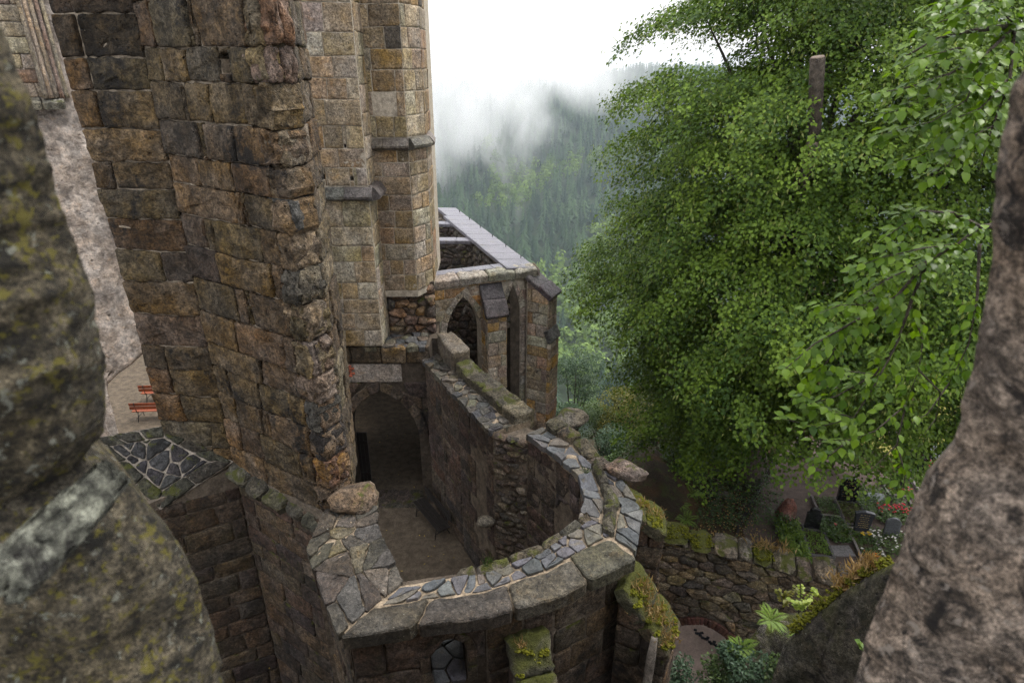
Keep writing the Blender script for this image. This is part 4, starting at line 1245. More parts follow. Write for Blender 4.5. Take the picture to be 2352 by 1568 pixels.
MW_ = plane_map(a0 - nrm * .02, dvec, nrm + Vector((0, 0, .12)))
for c_ in voronoi(jitter_grid(0, dvec.length, 0, 1.0, .30, .33, rng), [(0, 0), (dvec.length, 0), (dvec.length, 1.0), (0, 1.0)]):
    stone('sill_slate', c_, MW_, ring, M_SLATE, jit(pick(rng, SLATE), rng), depth=.05, proud=.02, gap=.03, bev=.01, rough=.01, smooth=False)
# inner faces (walked the other way so that they look into the court)
seqs = 'NMLK'
MI = plan_map([INI[k] for k in seqs]); LI = MI.L
for i in range(3):
    nich = [Arch(LI[2] + 1.35, .62, 1.2, 3.9, 4.6)] if i == 2 else ()
    face_blocks(ring, MI, LI[i] + .01, LI[i + 1] - .01, 0, 5.28, .46, .85, rng, M_DARK, PURPL, arches=nich, depth=.16, **kd)
MI2 = plan_map([INI[k] for k in 'KJ'])
rubble(ring, MI2, 0, MI2.length, 0, 5.45, .30, .17, rng, M_RUBBLE, [(3, (.16, .125, .095)), (2, (.12, .10, .085)), (2, (.19, .15, .11))], ax=1.8, proud=.04, pv=.05, rough=.035)
MI3 = plan_map([INI[k] for k in 'JIHGFED']); L3 = MI3.L
for i in range(6):
    nich = [Arch(L3[1] + .5, .55, 2.4, 4.3, 4.9)] if i == 1 else ()
    face_blocks(ring, MI3, L3[i] + .01, L3[i + 1] - .01, 0, 5.6, .48, .7, rng, M_DARK, PURPL, arches=nich, depth=.16, **dict(kd, rough=.035, pv=.03))
# stepped sill stone on the inner wall
o = link('sill_stone', rock_mesh('sill_stone', (.28, .24, .14), random.Random(6), .1, 2), M_CAP, ring, (.21, .18, .13)); q = Wz(1120, 1180, 2.9); o.location = Vector((-.72, 13.25, 2.75)) - ring.location

# buttresses leaning on the ring wall
def buttress(base, dirv, width, zt, zo, out, label, seed, zb=-1.5, mat=M_DARK, mossy=True):
    """base: middle of its root on the wall, dirv: outward; the head slopes from zt at the wall to zo"""
    r = random.Random(seed)
    d = Vector((*dirv, 0)).normalized(); t = Vector((-d.y, d.x, 0))
    b = Vector((*base, 0))
    th = thing('wall_buttress', (base[0], base[1], zb), label, 'buttress', 'buttresses of the ring wall')
    cs = [b + t * width / 2 - d * .1, b - t * width / 2 - d * .1, b - t * width / 2 + d * out, b + t * width / 2 + d * out]
    prism('heart', [(c.x, c.y) for c in [b + t * (width / 2 - .06) - d * .1, b - t * (width / 2 - .06) - d * .1, b - t * (width / 2 - .06) + d * (out - .06), b + t * (width / 2 - .06) + d * (out - .06)]], zb, lambda i: (zt if i < 2 else zo) - .08, M_MORTARD, th)
    slope = lambda s: zt + (zo - zt) * min(1, max(0, (s - .1) / out))
    A, B_, C_, D_ = [tuple(c[:2]) for c in cs]
    for f, tf in ((plan_map([B_, C_]), slope), (plan_map([C_, D_]), None), (plan_map([D_, A]), lambda s: slope(out + .1 - s))):
        face_blocks(th, f, 0, f.length, zb, zo if tf is None else zt, .5, .6, r, mat, DARKB, topf=tf, depth=.12, **kd)
    # sloping weathering stones
    o_ = b - d * .05 + Vector((0, 0, zt + .02)); eh_ = (d * (out + .12) + Vector((0, 0, zo - zt))).normalized()
    Ls = math.hypot(out + .14, zt - zo)
    nn_ = t.cross(eh_); nn_ = nn_ if nn_.z > 0 else -nn_
    mw = plane_map(o_ - t * (width / 2 + .06), t, eh_, nn_)
    n_ = 2
    for k in range(n_):
        stone('weathering_stone', [(0, Ls * k / n_), (width + .12, Ls * k / n_), (width + .12 + r.uniform(-.05, .05), Ls * (k + 1) / n_), (r.uniform(-.04, .04), Ls * (k + 1) / n_)], mw, th, M_MOSSY if mossy else M_CAP, jit((.15, .13, .095), r), depth=.2, proud=.04, bev=.03, rough=.05, gap=.015, bulge=.02, seg=.1, rnd=.08)
    return th, mw, Ls
W1 = buttress((.28, 7.50), (.28, -.96), .62, 5.25, 4.1, .62, 'small buttress with mossy head under the near slab coping, bottom of the picture', 51)
W2 = buttress((2.16, 8.62), (.86, -.42), .78, 5.45, 4.25, .85, 'large buttress whose sloping head is thick with moss and dry grass', 52)
W3 = buttress((2.38, 10.45), (.98, -.12), .72, 5.75, 5.15, .75, 'short mossy buttress at the outer bend where the rubble wall begins', 53)
# ------------------------------------------------------------------ side chapel beyond the ring wall
rng = random.Random(61)
ch = thing('chapel', (-1, 21, 0), 'roofless ochre sandstone chapel with pointed windows and slate-topped walls', 'chapel')
fa, fb, fc = (-2.75, 19.55), (.78, 20.95), (-2.85, 30.6)
MF_ = plan_map([fa, fb]); LF = MF_.length
MSd = plan_map([fb, fc])
zc = lambda s: 7.35
w1 = Arch(1.16, 1.26, 2.2, 5.25, 6.66); w2 = Arch(2.98, .56, 2.2, 5.7, 6.85)
core_wall('core', MF_, 0, LF, -1.5, 7.3, .45, M_MORTART, ch, arches=[w1, w2], n=14, rec=.002)
kc = dict(mat=M_TOWER, wob=.02, slant=.012, depth=.12, bev=.009, rough=.013, gap=.02, proud=.016, pv=.010, bulge=.002, seg=.13, rnd=.03, cv=.18)
face_blocks(ch, MF_, 0, LF, -.5, 7.3, .42, .62, rng, pal=CHAP, arches=[w1, w2], ring=.24, **kc)
for w_, n_ in ((w1, 12), (w2, 10)):
    arch_ring(ch, MF_, w_, .24, n_, rng, M_TOWER, [(3, (.40, .34, .27)), (2, (.34, .29, .23))], depth=.4, proud=.03)
    for sg in (-1, 1):      # jamb stones
        h = 2.2
        while h < w_.hs - .1:
            hh = min(rng.uniform(.4, .65), w_.hs - h)
            e0, e1 = w_.sc + sg * w_.w, w_.sc + sg * (w_.w + .24)
            stone('jamb_stone', [(min(e0, e1), h), (max(e0, e1), h), (max(e0, e1), h + hh), (min(e0, e1), h + hh)], MF_, ch, M_TOWER, jit((.33, .28, .22), rng), depth=.5, proud=.03, bev=.015, rough=.008, gap=.014, rnd=.03)
            h += hh
# tracery remains inside the first window
v_, f_ = tube('tracery', [MF_(w1.sc + .1, 5.9, -.35), MF_(w1.sc + .22, 6.15, -.35), MF_(w1.sc + .38, 6.0, -.35), MF_(w1.sc + .5, 5.7, -.35)], [.05, .06, .05, .04], 6)
link('tracery', mesh('tracery', [p - ch.location for p in v_], f_), M_TOWER, ch, (.33, .29, .24))
core_wall('core', MSd, 0, MSd.length, -1.5, 7.3, .9, M_MORTARD, ch, n=6, rec=.03)
face_blocks(ch, MSd, 0, 4.0, 1.0, 7.3, .42, .62, rng, pal=CHAP, **kc)
# slate slabs on the long wall top and the stone coping along the front
tN = (MSd(1, 0) - MSd(0, 0)).normalized(); nN = (MSd(0, 0, 1) - MSd(0, 0)).normalized()
MT_ = plane_map(MSd(0, 7.36, .08), tN, (-nN * 1.05 + Vector((0, 0, .10))))
s_ = 0.0
k = 0
while s_ < MSd.length - .1:
    L_ = min(rng.uniform(.8, 1.15), MSd.length - s_)
    wd_ = 1.12 if s_ < 7.6 else .95
    stone('roof_slab', [(s_, -.02), (s_ + L_, -.02), (s_ + L_, wd_), (s_, wd_)], MT_, ch, M_SLATER, (.2, .2, .22), depth=.1, proud=.02 + .004 * (k % 2), bev=.012, rough=.006, gap=.012, bulge=.002, seg=.3, rnd=0)
    s_ += L_; k += 1
cc = 0.0
while cc < LF + .1:
    L_ = min(rng.uniform(.7, 1.1), LF + .16 - cc)
    if L_ < .05: break
    Mq = plane_map(MF_(0, 7.32, .16), (MF_(1, 0) - MF_(0, 0)), (MF_(0, 0, -1) - MF_(0, 0)) + Vector((0, 0, .12)))
    stone('coping_stone', [(cc, -.02 + rng.uniform(-.03, .03)), (cc + L_, rng.uniform(-.03, .03)), (cc + L_, .62), (cc, .62)], Mq, ch, M_CAP if rng.random() < .4 else M_TOWER, jit((.36, .32, .26), rng), depth=.22, proud=.05, bev=.04, rough=.03, gap=.014, bulge=.01, seg=.12, rnd=.05)
    cc += L_
Mq2 = plane_map(MF_(.3, 7.42, -.30), (MF_(1, 0) - MF_(0, 0)), (MF_(0, 0, -1) - MF_(0, 0)))
for k in range(3):
    stone('roof_slab', [(k * 1.05, 0), (k * 1.05 + 1.05, 0), (k * 1.05 + 1.05, .45), (k * 1.05, .45)], Mq2, ch, M_SLATER, (.2, .2, .22), depth=.08, proud=.02, bev=.01, rough=.005, gap=.012, bulge=.001, rnd=0)
# cross walls inside with slab tops
for i, (y_, x0_, x1_) in enumerate(((24.6, -4.2, -1.35), (27.4, -4.6, -2.2), (30.3, -5, -2.9))):
    Mc = plan_map([(x0_, y_), (x1_, y_)])
    core_wall('cross_wall', Mc, 0, Mc.length, 0, 7.3, .45, M_MORTARD, ch, n=2, rec=.02)
    rubble(ch, Mc, 0, Mc.length, 4.6, 7.25, .36, .22, rng, M_DARK, [(3, (.12, .10, .085)), (2, (.09, .075, .065)), (1, (.16, .13, .10))], ax=1.6, proud=.03, rough=.03)
    if i < 2:
        Mx = plane_map((x0_, y_ - .06, 7.34), (1, 0, 0), (0, 1, 0))
        for k in range(3):
            L_ = (x1_ - x0_ + .05) / 3
            stone('roof_slab', [(k * L_, 0), (k * L_ + L_, 0), (k * L_ + L_, .55), (k * L_, .55)], Mx, ch, M_SLATER, (.2, .2, .22), depth=.1, proud=.03, bev=.012, rough=.005, gap=.01, bulge=.001, rnd=0)
# inner face of the long wall (broken rubble, stepped)
MIn = plan_map([tuple(MSd(MSd.length, 0, -.95)[:2]), tuple(MSd(0, 0, -.95)[:2])])
rubble(ch, MIn, 0, MIn.length, 5.2, 7.2, .42, .26, rng, M_DARK, [(3, (.13, .105, .085)), (2, (.09, .075, .065))], ax=1.5, proud=.05, pv=.05, rough=.05)
for (px_, py_) in ((1140, 585), (1120, 560)):
    q = Wz(px_, py_, 7.2); o = link('coping_stone', rock_mesh('coping_stone', (.3, .22, .12), random.Random(int(px_)), .12, 2), M_CAP, ch, (.15, .13, .11)); o.location = q - ch.location
# lead clips standing on the slab joints
for k in range(6):
    q = MT_(1.2 + k * 1.6, .12, .04); link('roof_pin', box_mesh('roof_pin', q.x - ch.location.x - .015, q.x - ch.location.x + .015, q.y - ch.location.y - .015, q.y - ch.location.y + .015, q.z - .02, q.z + .10), M_IRON, ch)
# inner back wall seen through the window
Mb = plan_map([(-3.2, 23.0), (.2, 23.2)])
core_wall('inner_wall', Mb, 0, Mb.length, 0, 6.4, .4, M_MORTARD, ch, n=2)
rubble(ch, Mb, 0, Mb.length, 2.5, 6.3, .45, .32, rng, M_DARK, [(3, (.15, .11, .085)), (2, (.11, .085, .07)), (1, (.2, .16, .12))], proud=.03)

# chapel buttresses with slate caps
def cap_buttress(base, dirv, width, out, zt, zo, zb, label, seed, mid=None):
    r = random.Random(seed); d = Vector((*dirv, 0)).normalized(); t = Vector((-d.y, d.x, 0)); b = Vector((*base, 0))
    th = thing('chapel_buttress', (base[0], base[1], zb), label, 'buttress', 'buttresses of the chapel')
    w2_ = width / 2
    def rect(e, o0, o1): return [(b + t * (w2_ - e) + d * o0)[:2], (b - t * (w2_ - e) + d * o0)[:2], (b - t * (w2_ - e) + d * o1)[:2], (b + t * (w2_ - e) + d * o1)[:2]]
    prism('heart', rect(.03, -.05, out - .03), zb, lambda i: zt if i < 2 else zo, M_MORTART, th)
    A, B_, C_, D_ = [Vector((*p, 0)) for p in rect(0, 0, out)]
    sl = lambda s: zt + (zo - zt) * min(1, max(0, s / out))
    for f, tf in ((plan_map([tuple(B_[:2]), tuple(C_[:2])]), sl), (plan_map([tuple(C_[:2]), tuple(D_[:2])]), None), (plan_map([tuple(D_[:2]), tuple(A[:2])]), lambda s: sl(out - s))):
        face_blocks(th, f, 0, f.length, zb, zo if tf is None else zt, .42, .5, r, pal=CHAP, topf=tf, **kc)
    eh_ = (d * out + Vector((0, 0, zo - zt))).normalized(); Ls = math.hypot(out, zt - zo) + .22
    nn_ = t.cross(eh_); nn_ = nn_ if nn_.z > 0 else -nn_
    mw = plane_map(b + Vector((0, 0, zt + .05)) - t * (w2_ + .07) - eh_ * .05, t, eh_, nn_)
    for k in range(2):
        stone('cap_slab', [(0, Ls * k / 2 + (.0 if k == 0 else -.03)), (width + .14, Ls * k / 2), (width + .14 - .0, Ls * (k + 1) / 2), (0, Ls * (k + 1) / 2)], mw, th, M_CAP, jit((.085, .075, .08), r), depth=.1, proud=.03 + .05 * k, bev=.02, rough=.012, gap=.014, bulge=.004, seg=.14, rnd=.03)
    if mid:      # lower set-off
        zz, oo = mid
        prism('heart', rect(.02, out - .1, out + oo), zb, lambda i: zz + .35 if i < 2 else zz, M_MORTART, th)
        eh2 = (d * (oo + .05) + Vector((0, 0, -.4))).normalized(); n2_ = t.cross(eh2); n2_ = n2_ if n2_.z > 0 else -n2_
        m2 = plane_map(b + d * (out - .02) + Vector((0, 0, zz + .42)) - t * (w2_ + .06), t, eh2, n2_)
        stone('cap_slab', [(0, 0), (width + .12, 0), (width + .12, oo + .42), (0, oo + .42)], m2, th, M_CAP, jit((.10, .09, .085), r), depth=.12, proud=.03, bev=.03, rough=.02, gap=.01, rnd=.05)
        f = plan_map([(b - t * w2_ + d * (out + oo))[:2], (b + t * w2_ + d * (out + oo))[:2]], 1)
        face_blocks(th, f, 0, width, zb, zz, .42, .5, r, pal=CHAP, **kc)
    return th
pb = MF_(2.16, 0, 0)
dF = (MF_(0, 0, 1) - MF_(0, 0)).normalized()
cap_buttress((pb.x, pb.y), (dF.x, dF.y), .70, .62, 6.95, 6.1, 3.2, 'chapel buttress with dark slate cap between its two pointed windows', 71)
pc = Vector((*fb, 0))
cap_buttress((pc.x - .06, pc.y - .02), (.78, -.42), .74, .80, 7.1, 6.55, -.6, 'tall stepped diagonal buttress at the right corner of the chapel', 72, mid=(4.9, .10))

# ------------------------------------------------------------------ rubble wall with mossy top (cemetery side)
rng = random.Random(81)
rw = thing('rubble_wall', (6, 12, -1.5), 'rubble stone wall with moss-capped coping and small brick arch above the cemetery', 'wall')
RP = [(2.75, 13.05), (4.4, 12.62), (6.2, 12.05), (8.2, 11.35), (10.2, 10.5)]
MR = plan_map(RP)
def rtop(s): return 2.62 - .06 * s + .05 * mnoise.noise(Vector((s * 1.2, 0, 5)))
ra = Arch(2.55, 2.0, -1.5, -1.15, -.02)
core_wall('core', MR, 0, MR.length, -1.5, 2.6, .6, plain_mat('brown_mortar', (.15, .12, .092), .95, .4, 5, .8, .04, .2), rw, arches=[ra], n=26, rec=.03, topf=lambda s: rtop(s))
rubble(rw, MR, 0, MR.length, -1.5, 2.7, .50, .27, rng, M_RUBBLE, RUBB, ax=1.75, arches=[ra], ring=.3, topf=lambda s: rtop(s) - .02, proud=.02, pv=.02, rough=.03, gap=.028, rnd=.12, bulge=.008, bev=.018, seg=.1)
ci, co = ra.curve(34), ra.curve(34, .26)
for k in range(34):
    stone('brick', [ci[k], co[k], co[k + 1], ci[k + 1]], MR, rw, M_BRICK, jit((.105, .05, .038), rng, .3), depth=.3, proud=.035 + rng.uniform(-.01, .01), bev=.008, rough=.006, gap=.016, rnd=0, seg=.3)
s_ = 0.0
MOSS_SPOTS = []
while s_ < MR.length - .05:
    L_ = min(rng.uniform(.28, .75), MR.length - s_)
    a, b = s_, s_ + L_
    hgt = rng.uniform(.13, .30)
    mossy = rng.random() < .62
    stone('coping_stone', [(a, rtop(a) - .05), (b, rtop(b) - .05), (b, rtop(b) + hgt), ((a + b) / 2, rtop((a + b) / 2) + hgt + .07), (a, rtop(a) + hgt * rng.uniform(.8, 1))], MR, rw, M_MOSSY if mossy else M_HALFMOSS, jit((.17, .14, .105), rng), depth=.6, proud=.08 + rng.uniform(-.03, .04), bev=.08, rough=.05, gap=.045, bulge=.05, seg=.1, rnd=.16)
    if mossy: MOSS_SPOTS.append((MR((a + b) / 2, rtop(a) + hgt + .02, -.2), L_ * .5, .24))
    s_ += L_

# ------------------------------------------------------------------ paths and paving of the lower ground
def sheet(name, pts, z, mat, kind='structure'):
    me = mesh(name, [(p[0], p[1], z) for p in pts], [tuple(range(len(pts)))], False)
    if me.polygons[0].normal.z < 0: me.flip_normals()
    o = link(name, me, mat); o['kind'] = kind; return o
ZG = -1.5
pth = [Wz(u, v, ZG + .06)[:2] for u, v in ((1700, 1228), (1735, 1160), (1775, 1075), (1785, 1020), (1810, 1005), (1880, 1010), (1990, 1080), (2180, 1110), (2300, 1180), (2260, 1400), (1960, 1330), (1760, 1290))]
sheet('cemetery_path', pth, ZG + .06, M_PATH)
sheet('lawn', [Wz(u, v, ZG + .05)[:2] for u, v in ((1890, 1010), (2110, 1060), (2330, 1080), (2330, 1000), (2050, 1000), (1930, 985))], ZG + .05, M_LAWN)
sheet('gravel_path', [Wz(u, v, ZG + .07)[:2] for u, v in ((2040, 998), (2330, 1003), (2330, 985), (2100, 978), (2010, 984))], ZG + .07, M_PAVE)
sheet('lawn', [Wz(u, v, ZG + .05)[:2] for u, v in ((2050, 976), (2330, 982), (2330, 920), (2120, 925))], ZG + .05, M_LAWN)
pav = struct('paved_yard', (5.3, 13.5, ZG))
prism('paving', [(2.9, 10.0), (8.5, 9.0), (8.5, 14.5), (3.2, 15.5)], ZG - .1, ZG + .05, M_PAVE, pav)
r = random.Random(4)
p0_, p1_ = Wz(1600, 1452, ZG + .05), Wz(1672, 1502, ZG + .05)
for k in range(16):
    q = p0_.lerp(p1_, k / 15)
    for j in range(1 + (k % 3 == 0)):
        o = link('sett', box_mesh('sett', -.045, .045, -.04, .04, 0, .012, .004), M_GRANITE, pav, (.02, .02, .024)); o.location = q + Vector((r.uniform(-.02, .02), j * .12 + r.uniform(-.03, .03), 0)) - pav.location; o.rotation_euler.z = r.uniform(-.6, .2)

# ------------------------------------------------------------------ plastered nave wall seen on the far left
rng = random.Random(91)
nv = thing('nave_wall', (-15.2, 21.2, 0), 'pale plastered wall of the church nave glimpsed far left', 'wall')
MN = plan_map([(-21.5, 17.9), (-17.2, 20.2), (-13.7, 22.1)])
ns, nh = 46, 60
V, Fs = [], []
for j in range(nh + 1):
    h = 18 * j / nh
    for i in range(ns + 1):
        s = MN.length * i / ns
        e = 1 if i == ns else 0
        s2 = s + (.16 * nz((h * 1.7, 3, 1)) + .1 * nz((h * 5, 7, 1)) - 2.1 * smooth(4.3, 2.4, h)) * smooth(ns - 12, ns, i)
        bul = .10 * nz((s * .8, h * .8, 2)) + .05 * nz((s * 3, h * 3, 5)) + (.35 * smooth(3.2, 1.2, h) if s > MN.length - 2.5 else 0) - .25 * smooth(.0, 1.0, s - (MN.length - .9)) * (1 - smooth(2.0, 3.0, h))
        V.append(MN(s2, h, bul) - nv.location)
for j in range(nh):
    for i in range(ns): Fs.append((j * (ns + 1) + i, j * (ns + 1) + i + 1, (j + 1) * (ns + 1) + i + 1, (j + 1) * (ns + 1) + i))
o0 = len(V)
for j in range(nh + 1): V.append(MN(MN.length - .35 - 2.1 * smooth(4.3, 2.4, 18 * j / nh), 18 * j / nh, -.9) - nv.location)
for j in range(nh): Fs.append((j * (ns + 1) + ns, o0 + j, o0 + j + 1, (j + 1) * (ns + 1) + ns))
link('plaster_face', mesh('plaster_face', V, Fs), M_PLASTER, nv)
# window sill and moulded jamb shafts above it
c0 = MN(MN.length - 1.9, 12.75, .0)
tN = (MN(MN.length, 0) - MN(MN.length - 1, 0)).normalized(); nN = Vector((tN.y, -tN.x, 0))
Ms = plane_map(c0 + nN * .45 - tN * .2, tN, -nN + Vector((0, 0, .35)))
for k in range(2): stone('sill_stone', [(k * .62, 0), (k * .62 + .6, 0), (k * .62 + .6, .6), (k * .62, .6)], Ms, nv, M_HALFMOSS, (.30, .28, .22), depth=.22, proud=.02, bev=.03, rough=.02, gap=.01)
for k in range(5):
    b_ = c0 + tN * (.55 + .14 * k) + nN * (.34 - .06 * k)
    v_, f_ = tube('shaft', [b_ + Vector((0, 0, .12)), b_ + Vector((0, 0, .3)), b_ + Vector((0, 0, 4.5))], [.085, .06, .06], 8)
    link('jamb_shaft', mesh('jamb_shaft', [p - nv.location for p in v_], f_), M_TOWER, nv, jit((.25, .19, .14), rng))
MNb = plan_map([tuple((c0 + tN * -1.6 + nN * .06)[:2]), tuple((c0 + tN * .5 + nN * .06)[:2])])
face_blocks(nv, MNb, 0, MNb.length, 12.9, 17.6, .42, .5, rng, M_TOWER, [(3, (.33, .25, .18)), (2, (.38, .30, .22)), (1, (.26, .18, .12))], depth=.1, proud=.03)
# back of the nave
bk = thing('nave_end_wall', (-20, 40, 0), 'shaded end wall of the nave behind the orange benches', 'wall')
Mbk = plan_map([(-30, 38), (-9, 38)])
core_wall('core', Mbk, 0, Mbk.length, 0, 9, .8, M_MORTARD, bk, n=2)

# ------------------------------------------------------------------ benches
def bench(nm, loc, rz, L, wood, label, slats=3, dark=False):
    t = thing(nm, loc, label, 'bench', rz=rz)
    for k in range(slats):
        link('seat_slat', box_mesh('seat_slat', -L / 2, L / 2, -.22 + k * .15, -.22 + k * .15 + .135, .43, .465, .008), wood, t)
    for k in range(2):
        b = box_mesh('back_slat', -L / 2, L / 2, .255, .285, .60 + k * .16, .60 + k * .16 + .13, .008)
        link('back_slat', b, wood, t)
    for sg in (-1, 1):
        x_ = sg * (L / 2 - .22)
        v1 = tube('f', [(x_, -.24, 0), (x_, -.17, .42), (x_, .22, .42), (x_, .30, .92)], [.018] * 4, 6)
        v2 = tube('f', [(x_, .30, 0), (x_, .12, .42)], [.018] * 2, 6)
        v3 = tube('f', [(x_, -.21, .2), (x_, .21, .2)], [.014] * 2, 6)
        v, f = join_parts([v1, v2, v3])
        link('iron_frame', mesh('iron_frame', v, f), M_IRON, t)
    return t
q0, q1 = Wz(955, 1150, 0.44), Wz(1010, 1215, .44)
mid = (q0 + q1) / 2
bench('bench', (mid.x + .12, mid.y + .02, 0), math.atan2((q1 - q0).y, (q1 - q0).x), 1.8, M_WOODDK, 'dark wooden bench standing against the courtyard wall', 3)
p = Wz(347, 938, .45); bench('bench', (p.x + .25, p.y, 0), R(184), 1.9, M_ORANGE, 'orange wooden bench on the nave floor, nearer of the two')
p = Wz(352, 905, .45); bench('bench', (p.x + .35, p.y + .3, 0), R(184), 1.9, M_ORANGE, 'orange wooden bench on the nave floor, farther of the two')
# ------------------------------------------------------------------ leaves and plants
def leaf_cloud(name, P, D, Nn, size, wid, tint, fold=.12):
    P, D, Nn = np.asarray(P, float), np.asarray(D, float), np.asarray(Nn, float)
    D /= np.linalg.norm(D, axis=1, keepdims=True) + 1e-9
    S = np.cross(D, Nn); S /= np.linalg.norm(S, axis=1, keepdims=True) + 1e-9
    U = np.cross(S, D)
    s = np.asarray(size)[:, None] if np.ndim(size) else np.full((len(P), 1), size)
    w = s * wid
    v0, v2 = P, P + D * s
    v1 = P + D * s * .42 + S * w + U * s * fold; v3 = P + D * s * .42 - S * w + U * s * fold
    V = np.stack([v0, v1, v2, v3], 1).reshape(-1, 3)
    b = np.arange(len(P)) * 4
    T = np.stack([b, b + 1, b + 2, b, b + 2, b + 3], 1).reshape(-1, 3)
    return mesh_np(name, V, T, 3, False, np.repeat(np.asarray(tint), 4))
def blob_leaves(rs, centers, radii, n, flat=.7):
    """points and leaf axes on lumpy shells round the centers"""
    c = np.asarray(centers); r = np.asarray(radii)
    k = rs.randint(0, len(c), n)
    d = rs.normal(0, 1, (n, 3)); d[:, 2] += .25; d /= np.linalg.norm(d, axis=1, keepdims=True)
    rad = r[k] * rs.uniform(.55, 1.08, n) ** .6
    P = c[k] + d * rad[:, None] * np.array([1, 1, flat])
    D = d * .6 + rs.normal(0, .5, (n, 3)); D[:, 2] -= .35
    N_ = d * .6 + np.array([0, 0, .8]) + rs.normal(0, .35, (n, 3))
    return P, D, N_
def shrub(nm, loc, rx, rz_, n, leaf, mat, label, cat='shrub', seed=1, lobes=7, group=None, wid=.32, trunk=True, base=None):
    rs = np.random.RandomState(seed); r = random.Random(seed)
    base = terr(loc[0], loc[1]) if base is None else base
    t = thing(nm, (loc[0], loc[1], base), label, cat, group)
    cz = loc[2] - base
    cs = [(r.uniform(-.55, .55) * rx, r.uniform(-.55, .55) * rx, cz + r.uniform(-.6, .6) * rz_) for _ in range(lobes)]
    P, D, N_ = blob_leaves(rs, cs, [rx * r.uniform(.38, .62) for _ in cs], n)
    link('crown', leaf_cloud('crown', P, D, N_, leaf * rs.uniform(.7, 1.25, n), wid, np.clip(rs.normal(.45, .25, n), 0, 1)), mat, t)
    if trunk:
        parts = []
        for c_ in cs[:5]:
            parts.append(tube('t', [(0, 0, -.3), (c_[0] * .2, c_[1] * .2, max(.3, c_[2] * .45)), (c_[0] * .7, c_[1] * .7, c_[2] * .85), c_], [.035 * rx + .02, .03 * rx + .015, .015 * rx + .01, .008], 6))
        v, f = join_parts(parts); link('trunk', mesh('trunk', v, f), M_BARK, t)
    return t

# ------------------------------------------------------------------ the big linden
rs = np.random.RandomState(7); r = random.Random(7)
TB = Vector((9.3, 20.6, terr(9.3, 20.6)))
lt = thing('linden_tree', TB, 'huge dense linden tree filling the right of the view', 'tree')
CX, CY = 10.2, 19.6
prof_z = [1.2, 2.4, 3.4, 4.6, 6.4, 9.5, 12, 14.5, 17, 19.5]
prof_r = [3.8, 4.9, 5.6, 6.4, 7.2, 7.5, 7.3, 6.3, 4.2, 1.2]
def crown_r(z, an):
    rr = float(np.interp(z, prof_z, prof_r))
    q = Vector((math.cos(an) * 1.4, math.sin(an) * 1.4, z * .28))
    return rr * (1 + .20 * mnoise.noise(q * 1.1) + .15 * mnoise.noise(q * 2.6 + Vector((5, 5, 5))))
stub_c = Vector((7.30, 15.2, 13.0))
clusters = []
def keep_out(x, y, z):
    if z < 5.2 and x > 7.2 and y < 19.5 and z < 2.9 + .12 * (y - 12): return True        # the underside opens over the graves
    if z < 3.0 and x > 8.5: return True
    if x > 11.5 and z < 4.4 and y < 21: return True
    return abs(x - stub_c.x * y / 15.2) < .42 and 12.7 < CZ + (z - CZ) * 15.2 / y < 14.4 and y < 16.3
# boughs: drooping shelves of foliage standing out from the crown, dark between them
boughs = []
tries = 0
while len(boughs) < 190 and tries < 20000:
    tries += 1
    z = r.uniform(2.0, 19.0)
    if r.random() > float(np.interp(z, prof_z, prof_r)) / 7.2: continue
    an = r.uniform(math.pi * .95, 2.05 * math.pi) if r.random() < .82 else r.uniform(0, math.pi)
    rr = crown_r(z, an) * r.uniform(.70, .88)
    c = Vector((CX + rr * math.cos(an), CY + .86 * rr * math.sin(an), z))
    if any(((c.x - b[0].x) / 1.15) ** 2 + ((c.y - b[0].y) / 1.15) ** 2 + ((c.z - b[0].z) / .82) ** 2 < 1 for b in boughs): continue
    boughs.append((c, an))
for c, an in boughs:
    o_, s_ = Vector((math.cos(an), math.sin(an), 0)), Vector((-math.sin(an), math.cos(an), 0))
    a_, b_, h_ = r.uniform(1.2, 1.9), r.uniform(1.2, 1.9), r.uniform(.6, .95)
    for k in range(30):
        u_ = r.uniform(-.7, 1.0); w_ = r.uniform(-1, 1)
        q = u_ * u_ * (.8 if u_ > 0 else 1) + w_ * w_
        if q > 1: continue
        top = math.sqrt(max(0, 1 - q))
        p = c + o_ * (u_ * a_) + s_ * (w_ * b_) + Vector((0, 0, h_ * (top - .45) - .45 * max(0, u_) ** 2 + r.gauss(0, .10)))
        if keep_out(*p): continue
        clusters.append((p, an + w_ * .7, 1.0))
for k in range(1700):      # the inner leaves round the limbs
    z = r.uniform(2.2, 18); an = r.uniform(0, 6.283); rr = crown_r(z, an) * r.uniform(.25, .68)
    p = Vector((CX + rr * math.cos(an), CY + .86 * rr * math.sin(an), z))
    if not keep_out(*p): clusters.append((p, an, .5))
NL = 84
C_ = np.array([tuple(c[0]) for c in clusters]); AN = np.array([c[1] for c in clusters])
out = np.stack([np.cos(AN), np.sin(AN), np.zeros(len(AN))], 1)
side = np.stack([-np.sin(AN), np.cos(AN), np.zeros(len(AN))], 1)
n = len(clusters)
u = rs.uniform(-.35, 1.0, (n, NL)); w = rs.uniform(-1, 1, (n, NL)) * (.55 + .35 * (1 - np.abs(u))); h = rs.normal(0, .13, (n, NL))
Ls = rs.uniform(.55, .95, (n, 1)); Ws = rs.uniform(.38, .62, (n, 1)); dr = rs.uniform(.25, .65, (n, 1))
P = C_[:, None] + out[:, None] * (u * Ls)[..., None] + side[:, None] * (w * Ws)[..., None]
P[..., 2] += h - dr * np.maximum(u, 0) ** 1.6 - .18 * w ** 2
D = out[:, None] * rs.uniform(.1, .9, (n, NL, 1)) + side[:, None] * rs.normal(0, .6, (n, NL, 1)) + np.array([0, 0, -1.0]) * rs.uniform(.2, .9, (n, NL, 1))
